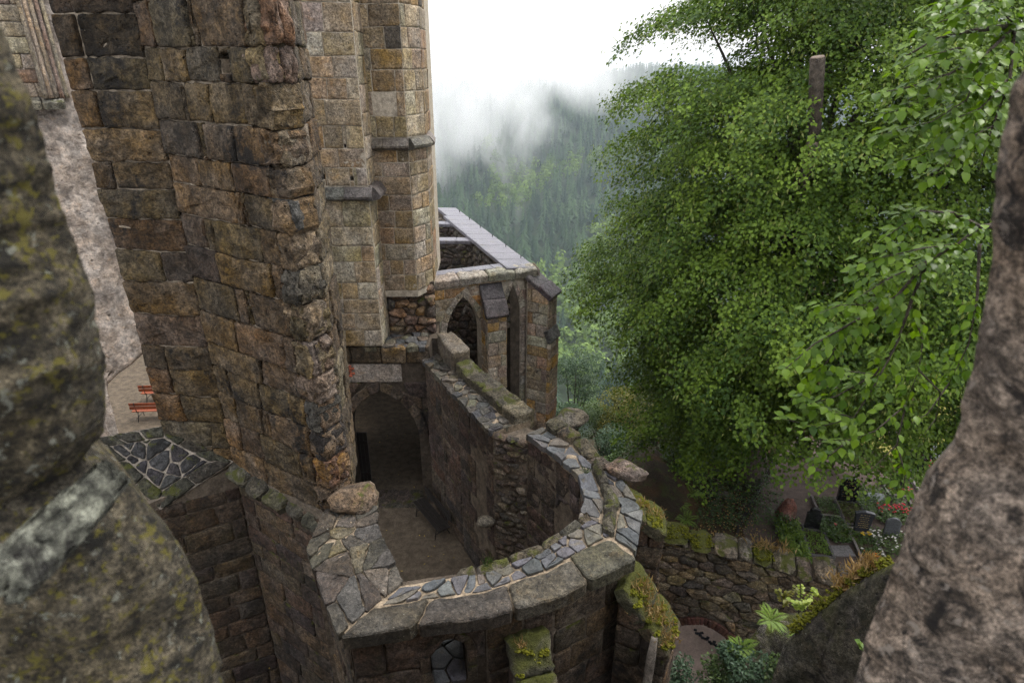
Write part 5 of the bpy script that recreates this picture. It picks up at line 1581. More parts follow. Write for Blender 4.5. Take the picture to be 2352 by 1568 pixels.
N_ = out[:, None] * .55 + np.array([0, 0, .9]) + rs.normal(0, .38, (n, NL, 3))
tint = np.clip(rs.normal(.42, .22, (n, 1)) + rs.normal(0, .18, (n, NL)), 0, 1)
link('crown', leaf_cloud('crown', P.reshape(-1, 3) - np.array(TB), D.reshape(-1, 3), N_.reshape(-1, 3), rs.uniform(.06, .13, n * NL), .42, tint.ravel()), L_LIND, lt)
# hanging pale bracts on the outer sprays
nb = 22000
kk = rs.randint(0, n, nb); kk = kk[(C_[kk, 2] > 6) & (np.array([c[2] for c in clusters])[kk] > .9)]; nb = len(kk)
Pb = C_[kk] + out[kk] * rs.uniform(.1, .95, (nb, 1)) + side[kk] * rs.normal(0, .3, (nb, 1)); Pb[:, 2] -= rs.uniform(.05, .5, nb)
link('bracts', leaf_cloud('bracts', Pb - np.array(TB), np.array([[0, 0, -1.0]]) + rs.normal(0, .35, (nb, 3)), out[kk] + rs.normal(0, .5, (nb, 3)), rs.uniform(.09, .16, nb), .16, rs.uniform(0, 1, nb)), L_LINDF, lt)
# trunk and limbs
parts = [tube('t', [(0, 0, -.4), (.05, 0, 1.2), (.2, -.1, 4), (.1, -.3, 7), (-.2, -.6, 10), (-.3, -.8, 13), (0, -.8, 16)], [.85, .62, .52, .45, .36, .24, .1], 12)]
link('trunk', mesh('trunk', *parts[0]), M_BARK, lt)
lp = []
big = [(b[0],) for b in boughs]
for k in range(64):
    c = big[k * len(big) // 64][0] - TB
    z0_ = max(2.0, c.z * .62 - .5)
    a = Vector((.1, -.3, z0_)); m = a.lerp(c, .55) + Vector((r.uniform(-.4, .4), r.uniform(-.4, .4), .5))
    lp.append(tube('l', [a, a.lerp(m, .5) + Vector((0, 0, .15)), m, m.lerp(c, .6) + Vector((r.uniform(-.2, .2), 0, .1)), c], [.15, .11, .07, .04, .012], 6))
link('limb', mesh('limb', *join_parts(lp)), M_BARK, lt)
# the sawn-off upright limb with a tin sleeve
b0, b1 = Wy(1868, 345, 15.2), Wy(1876, 132, 15.0)
b1 = b1 + Vector((.02, 0, .0))
pts = [TB + Vector((.0, -.5, 8.5)), b0 + Vector((0, .5, -1.2)), b0, b0.lerp(b1, .35), b0.lerp(b1, .7), b1]
v, f = tube('s', pts, [.22, .18, .15, .155, .155, .16], 14)
v = [p + (p - pts[3]).normalized() * .012 * nz(p, 9) for p in map(Vector, v)]
link('sawn_limb', mesh('sawn_limb', [p - TB for p in v], f), M_BARK, lt)
ax = (b1 - b0).normalized()
v, f = tube('c', [b1 + ax * .0, b1 + ax * .02], [.14, .135], 14)
link('saw_cut', mesh('saw_cut', [p - TB for p in v], f, False), M_CUT, lt)
v, f = tube('c', [b0 + ax * .02, b0 + ax * .16], [.17, .17], 14)
link('tin_sleeve', mesh('tin_sleeve', [p - TB for p in v], f), M_METAL, lt)
kn = Wy(1870, 338, 14.95)
v, f = tube('k', [kn + Vector((.0, .25, 0)), kn, kn + Vector((0, -.02, 0))], [.12, .115, .08], 12)
link('knot', mesh('knot', [p - TB for p in v], f), M_CUT, lt)
v, f = tube('k', [kn + Vector((0, -.015, 0)), kn + Vector((0, -.03, 0))], [.055, .05], 10)
link('knot_hole', mesh('knot_hole', [p - TB for p in v], f), M_BARK, lt)

# ------------------------------------------------------------------ trees and shrubs on the slope between wall and linden
for i, (u_, v_, d_, rp, vz, mat, lab) in enumerate((
        (1322, 862, 37, 66, 1.15, L_BLUE, 'bluish green leafy tree crown just right of the chapel buttress'),
        (1300, 960, 34, 48, 1.0, L_BLUE, 'dark bluish bush low behind the boulder on the wall crown'),
        (1385, 960, 33, 62, 1.2, L_DEC, 'mid green bush on the slope between chapel and linden'),
        (1440, 935, 32, 66, 1.1, L_YEL, 'yellow-green young birch on the slope left of the linden'),
        (1505, 900, 40, 70, 1.2, L_DEC, 'grey-green tree half hidden behind the linden on its left'),
        (1405, 1035, 29, 58, 1.0, L_BLUE, 'bluish leafy bush behind the bend of the ring wall'),
        (1470, 1015, 28, 54, 1.0, L_YEL, 'yellowing bramble bush above the flat boulder'),
        (1540, 965, 27, 52, 1.0, L_YEL, 'reddish yellow shrub under the lower left of the linden'))):
    c = Wy(u_, v_, d_); zd = d_ / ray(u_, v_)[1]; rr = rp * zd / FPX
    shrub('slope_tree' if i in (0, 3, 4) else 'bush', c, rr, rr * vz, 6000, .115, mat, lab, 'tree' if i in (0, 3, 4) else 'bush', 100 + i, 9)
for i, (u_, v_, d_, rp, lab) in enumerate(((1600, 1020, 21.5, 95, 'dark bush in deep shade under the linden on the left'), (1690, 1040, 22.5, 90, 'dark ivy mass round the foot of the linden trunk'),
                                           (1545, 1085, 20.5, 60, 'low dark bush on the bank above the mossy buttress'), (1830, 1005, 25.5, 46, 'dark clipped shrub where the cemetery path narrows'),
                                           (1922, 1030, 21.6, 34, 'ivy mound covering an old headstone beside the path'),
                                           (1500, 1062, 22.6, 62, 'dark bush on the rock ledge behind the flat boulder'), (1440, 1075, 25.5, 60, 'green bush filling the gap behind the ring wall bend'), (1470, 1075, 22.0, 46, 'low leafy bush on the bank behind the flat boulder'))):
    c = Wy(u_, v_, d_); zd = d_ / ray(u_, v_)[1]; rr = rp * zd / FPX
    shrub('bush', c, rr, rr * .7, 6500, .095, L_IVY, lab, 'bush', 130 + i, 8)
for i, (x_, y_, h_, rr) in enumerate(((13.5, 10.5, .2, 1.5), (16.0, 13.0, .4, 1.7), (11.5, 7.0, .3, 1.4), (15.5, 8.0, .5, 1.9), (19.0, 17.0, .5, 1.8))):
    shrub('bush', (x_, y_, h_), rr, rr * .8, 2500, .12, L_DEC, ('round bush on the slope right of the rubble wall, out past the window jamb', 'bush behind the cemetery corner beyond the right jamb', 'bush at the back of the grey crag', 'large bush on the ground right of the crag', 'bush at the right end of the cemetery rows')[i], 'bush', 210 + i, 8)
# hedge and fence at the back of the cemetery
c = Wz(2205, 968, -1.0)
hb = thing('hedge', (c.x, c.y, -1.5), 'clipped low hedge at the far side of the cemetery path', 'hedge')
rs2 = np.random.RandomState(3); nn_ = 5000
P = np.stack([rs2.uniform(-3.2, 3.2, nn_), rs2.uniform(-.5, .5, nn_), rs2.uniform(0, .75, nn_)], 1)
link('foliage', leaf_cloud('foliage', P, rs2.normal(0, 1, (nn_, 3)), rs2.normal(0, .5, (nn_, 3)) + np.array([0, 0, 1]), rs2.uniform(.07, .12, nn_), .35, rs2.uniform(.2, .9, nn_)), L_LIND, hb)
c = Wz(2190, 890, -1.4)
fn = thing('field_fence', (c.x, c.y, terr(c.x, c.y)), 'pale rail fence at the far end of the cemetery', 'fence')
for k in range(5): link('post', box_mesh('post', -3 + k * 1.5 - .04, -3 + k * 1.5 + .04, -.04, .04, -.1, 1.0), M_BARKPALE, fn)
for z_ in (.35, .7): link('rail', box_mesh('rail', -3.2, 3.2, -.07, -.042, z_, z_ + .09), M_BARKPALE, fn)

# ------------------------------------------------------------------ cemetery
rg = random.Random(77)
def headstone_mesh(shape, w, h, th=.14):
    pts = []
    if shape == 'arch':
        pts = [(-w / 2, 0), (w / 2, 0), (w / 2, h * .72)] + [(w / 2 * math.cos(a), h * .72 + h * .28 * math.sin(a)) for a in [math.pi * k / 10 for k in range(1, 10)]] + [(-w / 2, h * .72)]
    elif shape == 'shoulder':
        pts = [(-w / 2, 0), (w / 2, 0), (w / 2, h * .74), (w * .36, h * .80), (w * .30, h * .94), (w * .14, h), (-w * .14, h), (-w * .30, h * .94), (-w * .36, h * .80), (-w / 2, h * .74)]
    elif shape == 'urn':
        pts = [(-w * .36, 0), (w * .36, 0), (w * .42, h * .3), (w * .46, h * .6), (w * .52, h * .92), (w * .3, h * .97), (0, h), (-w * .3, h * .97), (-w * .52, h * .92), (-w * .46, h * .6), (-w * .42, h * .3)]
    else:
        pts = [(-w / 2, 0), (w / 2, 0), (w / 2, h * .93), (w * .3, h), (-w * .3, h), (-w / 2, h * .93)]
    n = len(pts); e = .012
    cx = 0; cz = h / 2
    V = [(x, -th / 2 + e, z) for x, z in pts] + [(x * (1 - 2 * e / w), -th / 2, cz + (z - cz) * (1 - 2 * e / h)) for x, z in pts]
    V += [(x, th / 2 - e, z) for x, z in pts] + [(x * (1 - 2 * e / w), th / 2, cz + (z - cz) * (1 - 2 * e / h)) for x, z in pts]
    Fs = [tuple(range(n, 2 * n)), tuple(range(4 * n - 1, 3 * n - 1, -1))]
    for k in range(n):
        k2 = (k + 1) % n
        Fs += [(k, k2, n + k2, n + k), (k2, k, 2 * n + k, 2 * n + k2), (2 * n + k2, 2 * n + k, 3 * n + k, 3 * n + k2)]
    return mesh('headstone', V, Fs, False)
def ground_cover(name, parent, x0, x1, y0, y1, z, n, size, mat, seed, hgt=.16, tl=.45, wid=.42, pred=None):
    rs = np.random.RandomState(seed)
    P = np.stack([rs.uniform(x0, x1, n), rs.uniform(y0, y1, n), np.abs(rs.normal(0, hgt * .6, n)) + z], 1)
    lump = np.array([mnoise.noise(Vector((p[0] * 3.1 + seed, p[1] * 3.1, 0))) for p in P])
    if pred is not None: 
        m = np.array([pred(p[0], p[1]) for p in P]); P, lump = P[m], lump[m]
    k = lump > -.25; P, lump = P[k], lump[k]; P[:, 2] += np.maximum(lump, 0) * hgt; n = len(P)
    D = rs.normal(0, .7, (n, 3)); D[:, 2] = rs.uniform(-.1, .5, n)
    N_ = rs.normal(0, .4, (n, 3)) + np.array([0, 0, 1.0])
    o = link(name, leaf_cloud(name, P, D, N_, size * rs.uniform(.6, 1.3, n), wid, np.clip(rs.normal(tl, .22, n), 0, 1)), mat, parent)
    o['kind'] = 'stuff'; return o
def flowers(parent, pts, mat, size, seed, name='flower'):
    rs = np.random.RandomState(seed)
    for (x, y, z) in pts:
        V, Fs = [], []
        V.append((0, 0, size * .25)); m = 7
        for k in range(m * 2):
            a = math.pi * k / m; q = size * (.55 if k % 2 == 0 else .38) * rs.uniform(.85, 1.15); V.append((q * math.cos(a), q * math.sin(a), rs.uniform(-.1, .12) * size))
        for k in range(m * 2): Fs.append((0, 1 + k, 1 + (k + 1) % (2 * m)))
        o = link(name, mesh(name, V, Fs, False), mat, parent); o.location = (x, y, z); o.rotation_euler = (rs.uniform(-.4, .4), rs.uniform(-.4, .4), rs.uniform(0, 6))
def letters(parent, w, h, y, mat, rows, seed):
    """rows of small cut letters, too small in the photograph to read"""
    rr = random.Random(seed); V, Fs = [], []
    for k in range(rows):
        z = h * (.84 - .62 * k / max(1, rows - 1)); x = -w * rr.uniform(.22, .34); xe = -x
        while x < xe:
            lw = rr.uniform(.012, .026)
            if rr.random() < .84:
                i = len(V); hh = rr.uniform(.018, .03)
                V += [(x, y, z), (x + lw * .35, y, z), (x + lw * .35, y, z + hh), (x, y, z + hh)]; Fs.append((i, i + 1, i + 2, i + 3))
                if rr.random() < .7:
                    i = len(V); zz = z + rr.choice((0, hh * .45, hh * .8)); V += [(x, y, zz), (x + lw, y, zz), (x + lw, y, zz + .006), (x, y, zz + .006)]; Fs.append((i, i + 1, i + 2, i + 3))
            x += lw + .008
    link('inscription', mesh('inscription', V, Fs, False), mat, parent)
AX = math.atan2(*(Wz(1990, 1268, ZG) - Wz(1952, 1188, ZG))[:2][::-1])
def grave(u, v, shape, w, h, L, GW, label, seed, col=(.014, .014, .016), kerb=(.15, .14, .125), mat=None, plant=L_IVY, ntl=.4, nleaf=700, letter=None, th=.14, tilt=0.0, base=True):
    """headstone foot at (u,v); the bed runs from it towards the rubble wall"""
    p = Wz(u, v, ZG + .06)
    t = thing('grave', p, label, 'grave', 'graves of the cemetery', rz=AX + R(90))
    if shape:
        o = link('headstone', headstone_mesh(shape, w, h, th), mat or M_GRANITE, t, col); o.location = (0, -.02, .10 if base else .0); o.rotation_euler = (tilt, 0, 0)
        if base: link('plinth', box_mesh('plinth', -w * .62, w * .62, -.16, .14, 0, .11, .012), M_KERB, t, kerb)
        if letter: letters(o, w, h, -th / 2 - .003, letter[0], letter[1], seed)
    if GW:
        for sg in (-1, 1): link('kerb', box_mesh('kerb', sg * GW / 2 - .045, sg * GW / 2 + .045, -L, -.17, 0, .13, .01), M_KERB, t, jit(kerb, rg))
        link('kerb', box_mesh('kerb', -GW / 2 + .047, GW / 2 - .047, -L, -L + .09, 0, .128, .01), M_KERB, t, jit(kerb, rg))
        link('soil', box_mesh('soil', -GW / 2 + .05, GW / 2 - .05, -L + .095, -.2, 0, .07), M_EARTH, t)
        ground_cover('planting', t, -GW / 2 + .06, GW / 2 - .06, -L + .1, -.22, .08, int(nleaf * 1.8), .052, plant, seed, .10, ntl + .1)
    return t
# red boulder stone with ivy bed
p = Wz(1805, 1202, ZG + .06)
g1 = thing('grave', p, 'grave with pointed reddish boulder for a headstone and a bright green ivy bed', 'grave', 'graves of the cemetery', rz=AX + R(90))
me = rock_mesh('headstone', (.42, .26, .78), random.Random(8), .16, 3); 
for vtx in me.vertices:
    k = max(0, vtx.co.z / .78); vtx.co.x *= 1 - .55 * k; vtx.co.y *= 1 - .3 * k
o = link('headstone', me, stone_mat('red_porphyry', base=(.22, .105, .082), crust=.1, lichen=.2, grain=.03, pits=.1, mottle=.4), g1); o.location = (0, .05, .42)
ground_cover('planting', g1, -.42, .40, -2.05, .05, .03, 1300, .09, L_IVY, 5, .14, .9)
ground_cover('planting', g1, -.45, .40, -1.9, .1, .05, 1900, .085, L_FERN, 15, .18, .6)
grave(1862, 1215, 'shoulder', .50, .86, 1.5, .74, 'grave with black shouldered headstone, left of the small fern', 11, (.012, .012, .013), (.10, .095, .09), plant=L_FERN, ntl=.2, nleaf=500, th=.12)
grave(1886, 1138, None, 0, 0, 1.35, .82, 'kerbed grave bed without a headstone beside the path', 12, plant=L_IVY, nleaf=420)
grave(1941, 1152, 'arch', .66, 1.05, 1.5, .86, 'grave with tall black round-headed headstone and reddish planting', 13, (.010, .010, .011), (.075, .07, .07), plant=L_YEL, ntl=.05, nleaf=500, letter=(M_GOLD, 5), th=.16)
gr = grave(1974, 1222, 'urn', .62, .86, 1.5, .78, 'grave with polished dark vase-shaped headstone, gilt inscription and yellow flowers', 14, (.035, .036, .045), (.24, .22, .19), plant=L_IVY, nleaf=520, letter=(M_GOLD, 7))
flowers(gr, [(rg.uniform(-.22, .22), rg.uniform(-.36, -.24), rg.uniform(.18, .27)) for _ in range(10)], F_YELLOW, .085, 2)
flowers(gr, [(rg.uniform(-.25, .25), rg.uniform(-1.36, -1.14), rg.uniform(.14, .2)) for _ in range(12)], F_ORANGE, .075, 3)
flowers(gr, [(-.3, -1.1, .22), (.3, -1.28, .22)], F_WHITE, .10, 4)
gr = grave(2043, 1232, 'arch', .50, .82, 1.2, 0, 'grave with plain grey round-headed slab among white bedding flowers', 15, (.10, .105, .115), letter=(M_IRON, 5), tilt=-.05, th=.10, base=False)
ground_cover('planting', gr, -.7, .7, -1.1, .2, .04, 1200, .08, L_DEC, 21, .14, .6)
flowers(gr, [(rg.uniform(-.7, .7), rg.uniform(-1.0, .15), rg.uniform(.12, .24)) for _ in range(70)], F_WHITE, .075, 6)
gr = grave(2012, 1152, 'slab', .60, .34, 1.1, 0, 'grave with small pale tablet ringed by ivy and masses of red flowers', 16, (.30, .32, .34), letter=(M_IRON, 3), tilt=-.9, base=False)
ground_cover('planting', gr, -.85, 1.2, -1.35, .75, .04, 2600, .09, L_IVY, 22, .18, .45, pred=lambda x, y: (x - .1) ** 2 / .8 + (y + .35) ** 2 / 1.1 < 1)
flowers(gr, [(rg.uniform(-.2, 1.0), rg.uniform(-.85, -.35), rg.uniform(.2, .34)) for _ in range(48)], F_RED, .085, 7)
gr = grave(2103, 1080, 'shoulder', .72, 1.15, 1.7, .95, 'grave with tall black scalloped headstone on a wide plinth, below the lawn', 17, (.014, .014, .015), (.17, .165, .16), plant=L_FERN, ntl=.3, nleaf=620, letter=(M_SILVER, 8), th=.2)
flowers(gr, [(rg.uniform(.4, .95), rg.uniform(.15, .5), rg.uniform(.15, .3)) for _ in range(45)], F_RED, .085, 8)
grave(2150, 1062, 'slab', .62, .75, 0, 0, 'pale grey slanting gravestone at the edge of the lawn', 18, (.24, .25, .265), letter=(M_IRON, 7), tilt=-.6, base=False)
grave(2188, 1058, 'slab', .5, .55, 0, 0, 'small dark slanting gravestone at the far right by the window jamb', 19, (.05, .052, .058), tilt=-.5, base=False)
grave(1838, 1045, 'slab', .6, .8, 0, 0, 'dark weathered headstone in the shade where the path narrows', 20, (.05, .05, .055), base=True)
grave(1926, 1035, 'arch', .55, 1.0, 0, 0, 'old black headstone half swallowed by the ivy mound', 24, (.02, .02, .02), base=True)
grave(2040, 1098, None, 0, 0, 1.3, .8, 'kerbed grave with sparse green planting left of the scalloped headstone', 25, plant=L_FERN, nleaf=350)
gr = grave(2055, 1118, 'arch', .45, .6, 0, 0, 'low dark headstone half hidden behind red flowers', 26, (.03, .03, .032), base=True)
flowers(gr, [(rg.uniform(-.4, .5), rg.uniform(-.5, -.2), rg.uniform(.12, .28)) for _ in range(22)], F_RED, .085, 9)
grave(2110, 1148, None, 0, 0, 1.6, .9, 'kerbed grave with pale green ground cover beside the right window jamb', 27, plant=L_DEC, nleaf=500, ntl=.7)
gr = grave(1908, 1200, None, 0, 0, 0, 0, 'unkerbed grave mound with ivy ring and a small lantern', 28)
ground_cover('planting', gr, -.55, .5, -1.2, .25, .03, 1500, .085, L_IVY, 29, .16, .4, pred=lambda x, y: x * x / .3 + (y + .5) ** 2 / .55 < 1)
ground_cover('planting', gr, -.1, .55, -1.0, -.1, .03, 400, .08, L_YEL, 30, .14, .15)
link('lantern', box_mesh('lantern', .0, .10, -.35, -.25, .05, .22, .01), plain_mat('red_glass', (.35, .03, .02), .2, .1), gr)
p = Wz(1920, 1266, ZG + .07); ft = tag(link('grave_slab', box_mesh('grave_slab', -.45, .55, -.25, .25, 0, .06, .01), M_KERB, None, (.16, .15, .15)), 'flat grey stone slab lying behind the mossy wall top', 'slab'); ft.location = p
# low iron rail along the left of the path
pa, pb_ = Wz(1690, 1232, ZG + .1), Wz(1778, 1062, ZG + .1)
fnc = thing('path_railing', (pa + pb_) / 2, 'low dark slatted fence running along the left edge of the cemetery path', 'fence')
L_ = (pb_ - pa).length; dd = (pb_ - pa).normalized(); npost = 34
sl_ = box_mesh('pale', -.018, .018, -.012, .012, -.1, .5, .004); sl_.materials.append(M_WOODDK)
for k in range(npost):
    o = link('pale', sl_, None, fnc); o.location = pa.lerp(pb_, k / (npost - 1)) - fnc.location
for z_ in (.1, .4):
    v, f = tube('r', [pa - fnc.location + Vector((0, 0, z_)), pb_ - fnc.location + Vector((0, 0, z_))], [.025, .025], 6); link('rail', mesh('rail', v, f), M_WOODDK, fnc)
pc_ = Wz(1784, 1010, ZG + .1)
v, f = tube('r', [pb_ - fnc.location + Vector((0, 0, .4)), pc_ - fnc.location + Vector((0, 0, .4))], [.025, .025], 6); link('rail', mesh('rail', v, f), M_WOODDK, fnc)
# mossy steps on the bank
stp = thing('stone_steps', Wz(1650, 1190, ZG), 'few worn mossy stone steps on the dark bank behind the wall', 'steps')
for k in range(3):
    o = link('step', rock_mesh('step', (.38, .22, .16), random.Random(60 + k), .08, 2), M_HALFMOSS, stp, (.12, .10, .075)); o.location = (-.5 + k * .42, .1 + k * .35, .12 + k * .16)
# leaf litter, ferns and herbs on the bank
bc = struct('bank', Wz(1590, 1130, -1.1))
o = ground_cover('leaf_litter', bc, -2.0, 2.0, -2.6, 2.4, .1, 1500, .06, L_DRY, 44, .04, .0, .5); o['kind'] = 'stuff'
ground_cover('undergrowth', bc, -2.4, 3.2, -2.0, 3.0, .05, 9000, .085, L_IVY, 45, .22, .12)
ground_cover('undergrowth', bc, -2.4, 3.2, -2.6, 3.0, .05, 2500, .07, L_DEC, 46, .16, .3)
def fern(loc, n, L, label, seed, mat=L_FERN, az0=0, spread=6.283):
    r = random.Random(seed); rs = np.random.RandomState(seed)
    t = thing('fern', loc, label, 'fern', 'ferns')
    for k in range(n):
        az = az0 + spread * (k + r.uniform(-.3, .3)) / n; ll = L * r.uniform(.75, 1.1); el = r.uniform(.5, 1.0)
        P, D, N_, S = [], [], [], []
        m = 20
        for i in range(m):
            s = (i + 1) / m
            x = ll * s * math.cos(el * (1 - .5 * s)); z = ll * (s * math.sin(el) - .55 * s * s)
            base = np.array([x * math.cos(az), x * math.sin(az), z])
            wd = ll * .24 * math.sin(math.pi * (.12 + .86 * s)) + .01
            for sg in (-1, 1):
                P.append(base); D.append([math.cos(az + sg * 1.2), math.sin(az + sg * 1.2), -.15]); N_.append([0, 0, 1]); S.append(wd)
        link('frond', leaf_cloud('frond', P, D, N_, np.array(S), .11, rs.uniform(.2, .8, len(P)), .05), mat, t)
    return t
p = Wz(1945, 1228, ZG + .08); fern(p, 9, .55, 'bright fern growing between the graves', 1)
for k, (u_, v_) in enumerate(((1560, 1160), (1590, 1135), (1575, 1195))):
    q = Wz(u_, v_, -.75); fern(q, 8, .55, ('fern on the bank just above the short mossy buttress', 'fern highest up the dark bank', 'fern on the bank nearest the rubble wall')[k], 3 + k)

# ------------------------------------------------------------------ moss, dry grass and herbs on the masonry
def moss_patch(parent, spots, seed, name='moss'):
    rs = np.random.RandomState(seed); r = random.Random(seed)
    V, T, ti = [], [], []; off = 0
    import bmesh
    bm = bmesh.new(); bmesh.ops.create_icosphere(bm, subdivisions=1, radius=1)
    bv = np.array([v.co[:] for v in bm.verts]); bt = np.array([[v.index for v in f.verts] for f in bm.faces]); bm.free()
    loc = np.array(parent.location)
    for (c, rx, ry) in spots:
        for k in range(max(26, int(rx * 620))):
            s = rs.uniform(.012, .034)
            ctr = np.array(c) + np.array([rs.uniform(-rx, rx), rs.uniform(-ry, ry), rs.uniform(-.03, .02)])
            vv = bv * s * np.array([1, 1, .7]) * (1 + .25 * rs.normal(0, 1, (len(bv), 1)) * .4)
            V.append(vv + ctr - loc); T.append(bt + off); off += len(bv); ti.append(np.full(len(bv), rs.uniform(.1, .9)))
    o = link(name, mesh_np(name, np.concatenate(V), np.concatenate(T), 3, True, np.concatenate(ti)), L_MOSS, parent); o['kind'] = 'stuff'
    return o
moss_patch(rw, MOSS_SPOTS, 3)
def on_weather(W, n, seed):
    th, mw, Ls = W; r = random.Random(seed)
    return [(mw(r.uniform(.08, .72), r.uniform(.08, Ls * .95), .05), .07, .07) for _ in range(n)]
for W, n_, sd in ((W1, 12, 4), (W2, 26, 5), (W3, 14, 6)): moss_patch(W[0], on_weather(W, n_, sd), sd)
def grass(name, parent, pts, n, L, mat, seed, label=None, spread=.1):
    rs = np.random.RandomState(seed); pts = np.array([tuple(p) for p in pts])
    k = rs.randint(0, len(pts), n)
    P = pts[k] + rs.normal(0, spread, (n, 3)) * np.array([1, 1, .15])
    D = rs.normal(0, .45, (n, 3)); D[:, 2] = rs.uniform(.35, 1, n)
    o = link(name, leaf_cloud(name, P - (np.array(parent.location) if parent else 0), D, rs.normal(0, 1, (n, 3)), L * rs.uniform(.4, 1.1, n), .013, rs.uniform(0, 1, n)), mat, parent)
    o['kind'] = 'stuff'
    if label: tag(o, label, 'grass')
    return o
th, mw, Ls = W2
grass('dry_grass', th, [mw(.35 + .2 * math.sin(k), Ls * (.15 + .7 * k / 12), .06) for k in range(13)], 800, .17, L_DRY, 5, spread=.1)
th, mw, Ls = W3
grass('dry_grass', th, [mw(.4, Ls * (.2 + .6 * k / 6), .06) for k in range(7)], 260, .14, L_DRY, 6, spread=.1)
th, mw, Ls = W1
grass('dry_grass', th, [mw(.2, Ls * .1, .06)], 60, .13, L_DRY, 7, spread=.06)
for k, (u_, v_) in enumerate(((1120, 1296), (1345, 1085))):
    q = Wz(u_, v_, 5.95); grass('grass_tuft', ring, [q], 26, .2, L_IVY, 30 + k, spread=.03)
tq = [MR(s, rtop(s) + .38, -.25) for s in (6.1, 6.4, 6.7)]
grass('dry_grass', rw, tq, 1800, .30, L_DRY, 8, spread=.16)
grass('dry_grass', rw, [MR(3.5 + .1 * k, rtop(3.5) + .3, -.35) for k in range(8)], 160, .26, L_DRY, 9, spread=.1)
# tall pale shaft of weathered wood by the big buttress
a, b = Wy(1478, 1620, 7.75), Wy(1503, 1462, 7.95)
v, f = tube('l', [a, a.lerp(b, .3), a.lerp(b, .7), b], [.10, .095, .085, .06], 10)
v = [Vector(p) + Vector((1, 0, 0)) * .02 * nz(p, 7) for p in v]
lg = thing('weathered_post', a, 'pale weathered wooden post standing against the mossy buttress', 'post')
link('shaft', mesh('shaft', [p - a for p in v], f), M_BARKPALE, lg)

# ------------------------------------------------------------------ sandstone crag with moss, lower right
def crag(nm, ridge, foot_z, width, seed, label, mat=M_ROCK, back=1.6, res=(60, 40)):
    """rock body: ridge polyline (3D), steep front to the foot, softer back"""
    r = random.Random(seed); P = [Vector(p) for p in ridge]
    L = [0]
    for i in range(len(P) - 1): L.append(L[-1] + (P[i + 1] - P[i]).length)
    V, Fs = [], []; ns, nt_ = res
    for i in range(ns + 1):
        s = L[-1] * i / ns; k = 0
        while k < len(P) - 2 and s > L[k + 1]: k += 1
        p = P[k].lerp(P[k + 1], (s - L[k]) / (L[k + 1] - L[k]))
        tang = (P[k + 1] - P[k]); tang.z = 0; tang.normalize(); fr = Vector((tang.y, -tang.x, 0))
        endf = min(1, i / 5, (ns - i) / 5)
        for j in range(nt_ + 1):
            t = j / nt_
            if t < .25:       # back slope to ridge
                q = (1 - t / .25); pos = p - fr * back * q * q + Vector((0, 0, -(p.z - foot_z) * q ** 1.5 * .9))
            else:
                q = (t - .25) / .75
                pos = p + fr * (width * q ** .55 * .8) + Vector((0, 0, -(p.z - foot_z) * q ** 1.35))
            d = .22 * nz(pos, .9, seed) + .10 * nz(pos, 2.3, seed + 3) + .04 * nz(pos, 6, seed + 5) + .02 * nz(pos, 14, seed + 5)
            pos = pos + (fr * .8 + Vector((0, 0, .35))) * d
            V.append(pos)
    for i in range(ns):
        for j in range(nt_): Fs.append((i * (nt_ + 1) + j, i * (nt_ + 1) + j + 1, (i + 1) * (nt_ + 1) + j + 1, (i + 1) * (nt_ + 1) + j))
    me = mesh(nm, V, Fs)
    o = tag(link(nm, me, mat), label, 'rock'); return o
c1 = crag('sandstone_crag', [Wy(1800, 1475, 7.8), Wy(1860, 1425, 7.6), Wy(1940, 1355, 7.5), Wy(2000, 1318, 7.3), Wy(2090, 1275, 7.0), Wy(2240, 1200, 6.5), Wy(2380, 1130, 6.0), Vector((8.6, 4.6, 8.2)), Vector((9.6, 2.6, 7.4))], -1.6, .9, 3.3, 'grey pitted sandstone crag with moss along its ridge beside the right jamb')
rd = [Wy(1822, 1455, 7.72), Wy(1860, 1428, 7.64), Wy(1900, 1392, 7.58), Wy(1940, 1358, 7.53), Wy(1975, 1335, 7.45), Wy(2010, 1315, 7.32), Wy(2050, 1295, 7.18)]
moss_patch(c1, [(rd[i].lerp(rd[i + 1], t) + Vector((0, .05, .03)), .10, .10) for i in range(6) for t in (.1, .5, .8)], 12)
grass('dry_grass', c1, [p + Vector((0, .1, .05)) for p in rd[3:6]], 700, .20, L_DRY, 14, spread=.09)
c2 = crag('mossy_rock', [Wy(1640, 1620, 8.9), Wy(1690, 1500, 9.0), Wy(1745, 1440, 9.2), Wy(1800, 1410, 9.4), Wy(1880, 1400, 9.6)], -1.6, 1.0, 7.7, 'dark mossy rock mound with ferns in front of the rubble wall', M_ROCK)
for k, (u_, v_, d_, lab) in enumerate(((1770, 1425, 8.9, 'pair of drooping ferns at the top of the mossy rock'), (1840, 1475, 8.3, 'fern hanging in the cleft between the rocks'), (1845, 1520, 8.1, 'lower fern in the cleft between the rocks'), (1700, 1490, 8.8, 'small fern on the left shoulder of the mossy rock'))):
    fern(Wy(u_, v_, d_), 9, .42, lab, 20 + k)
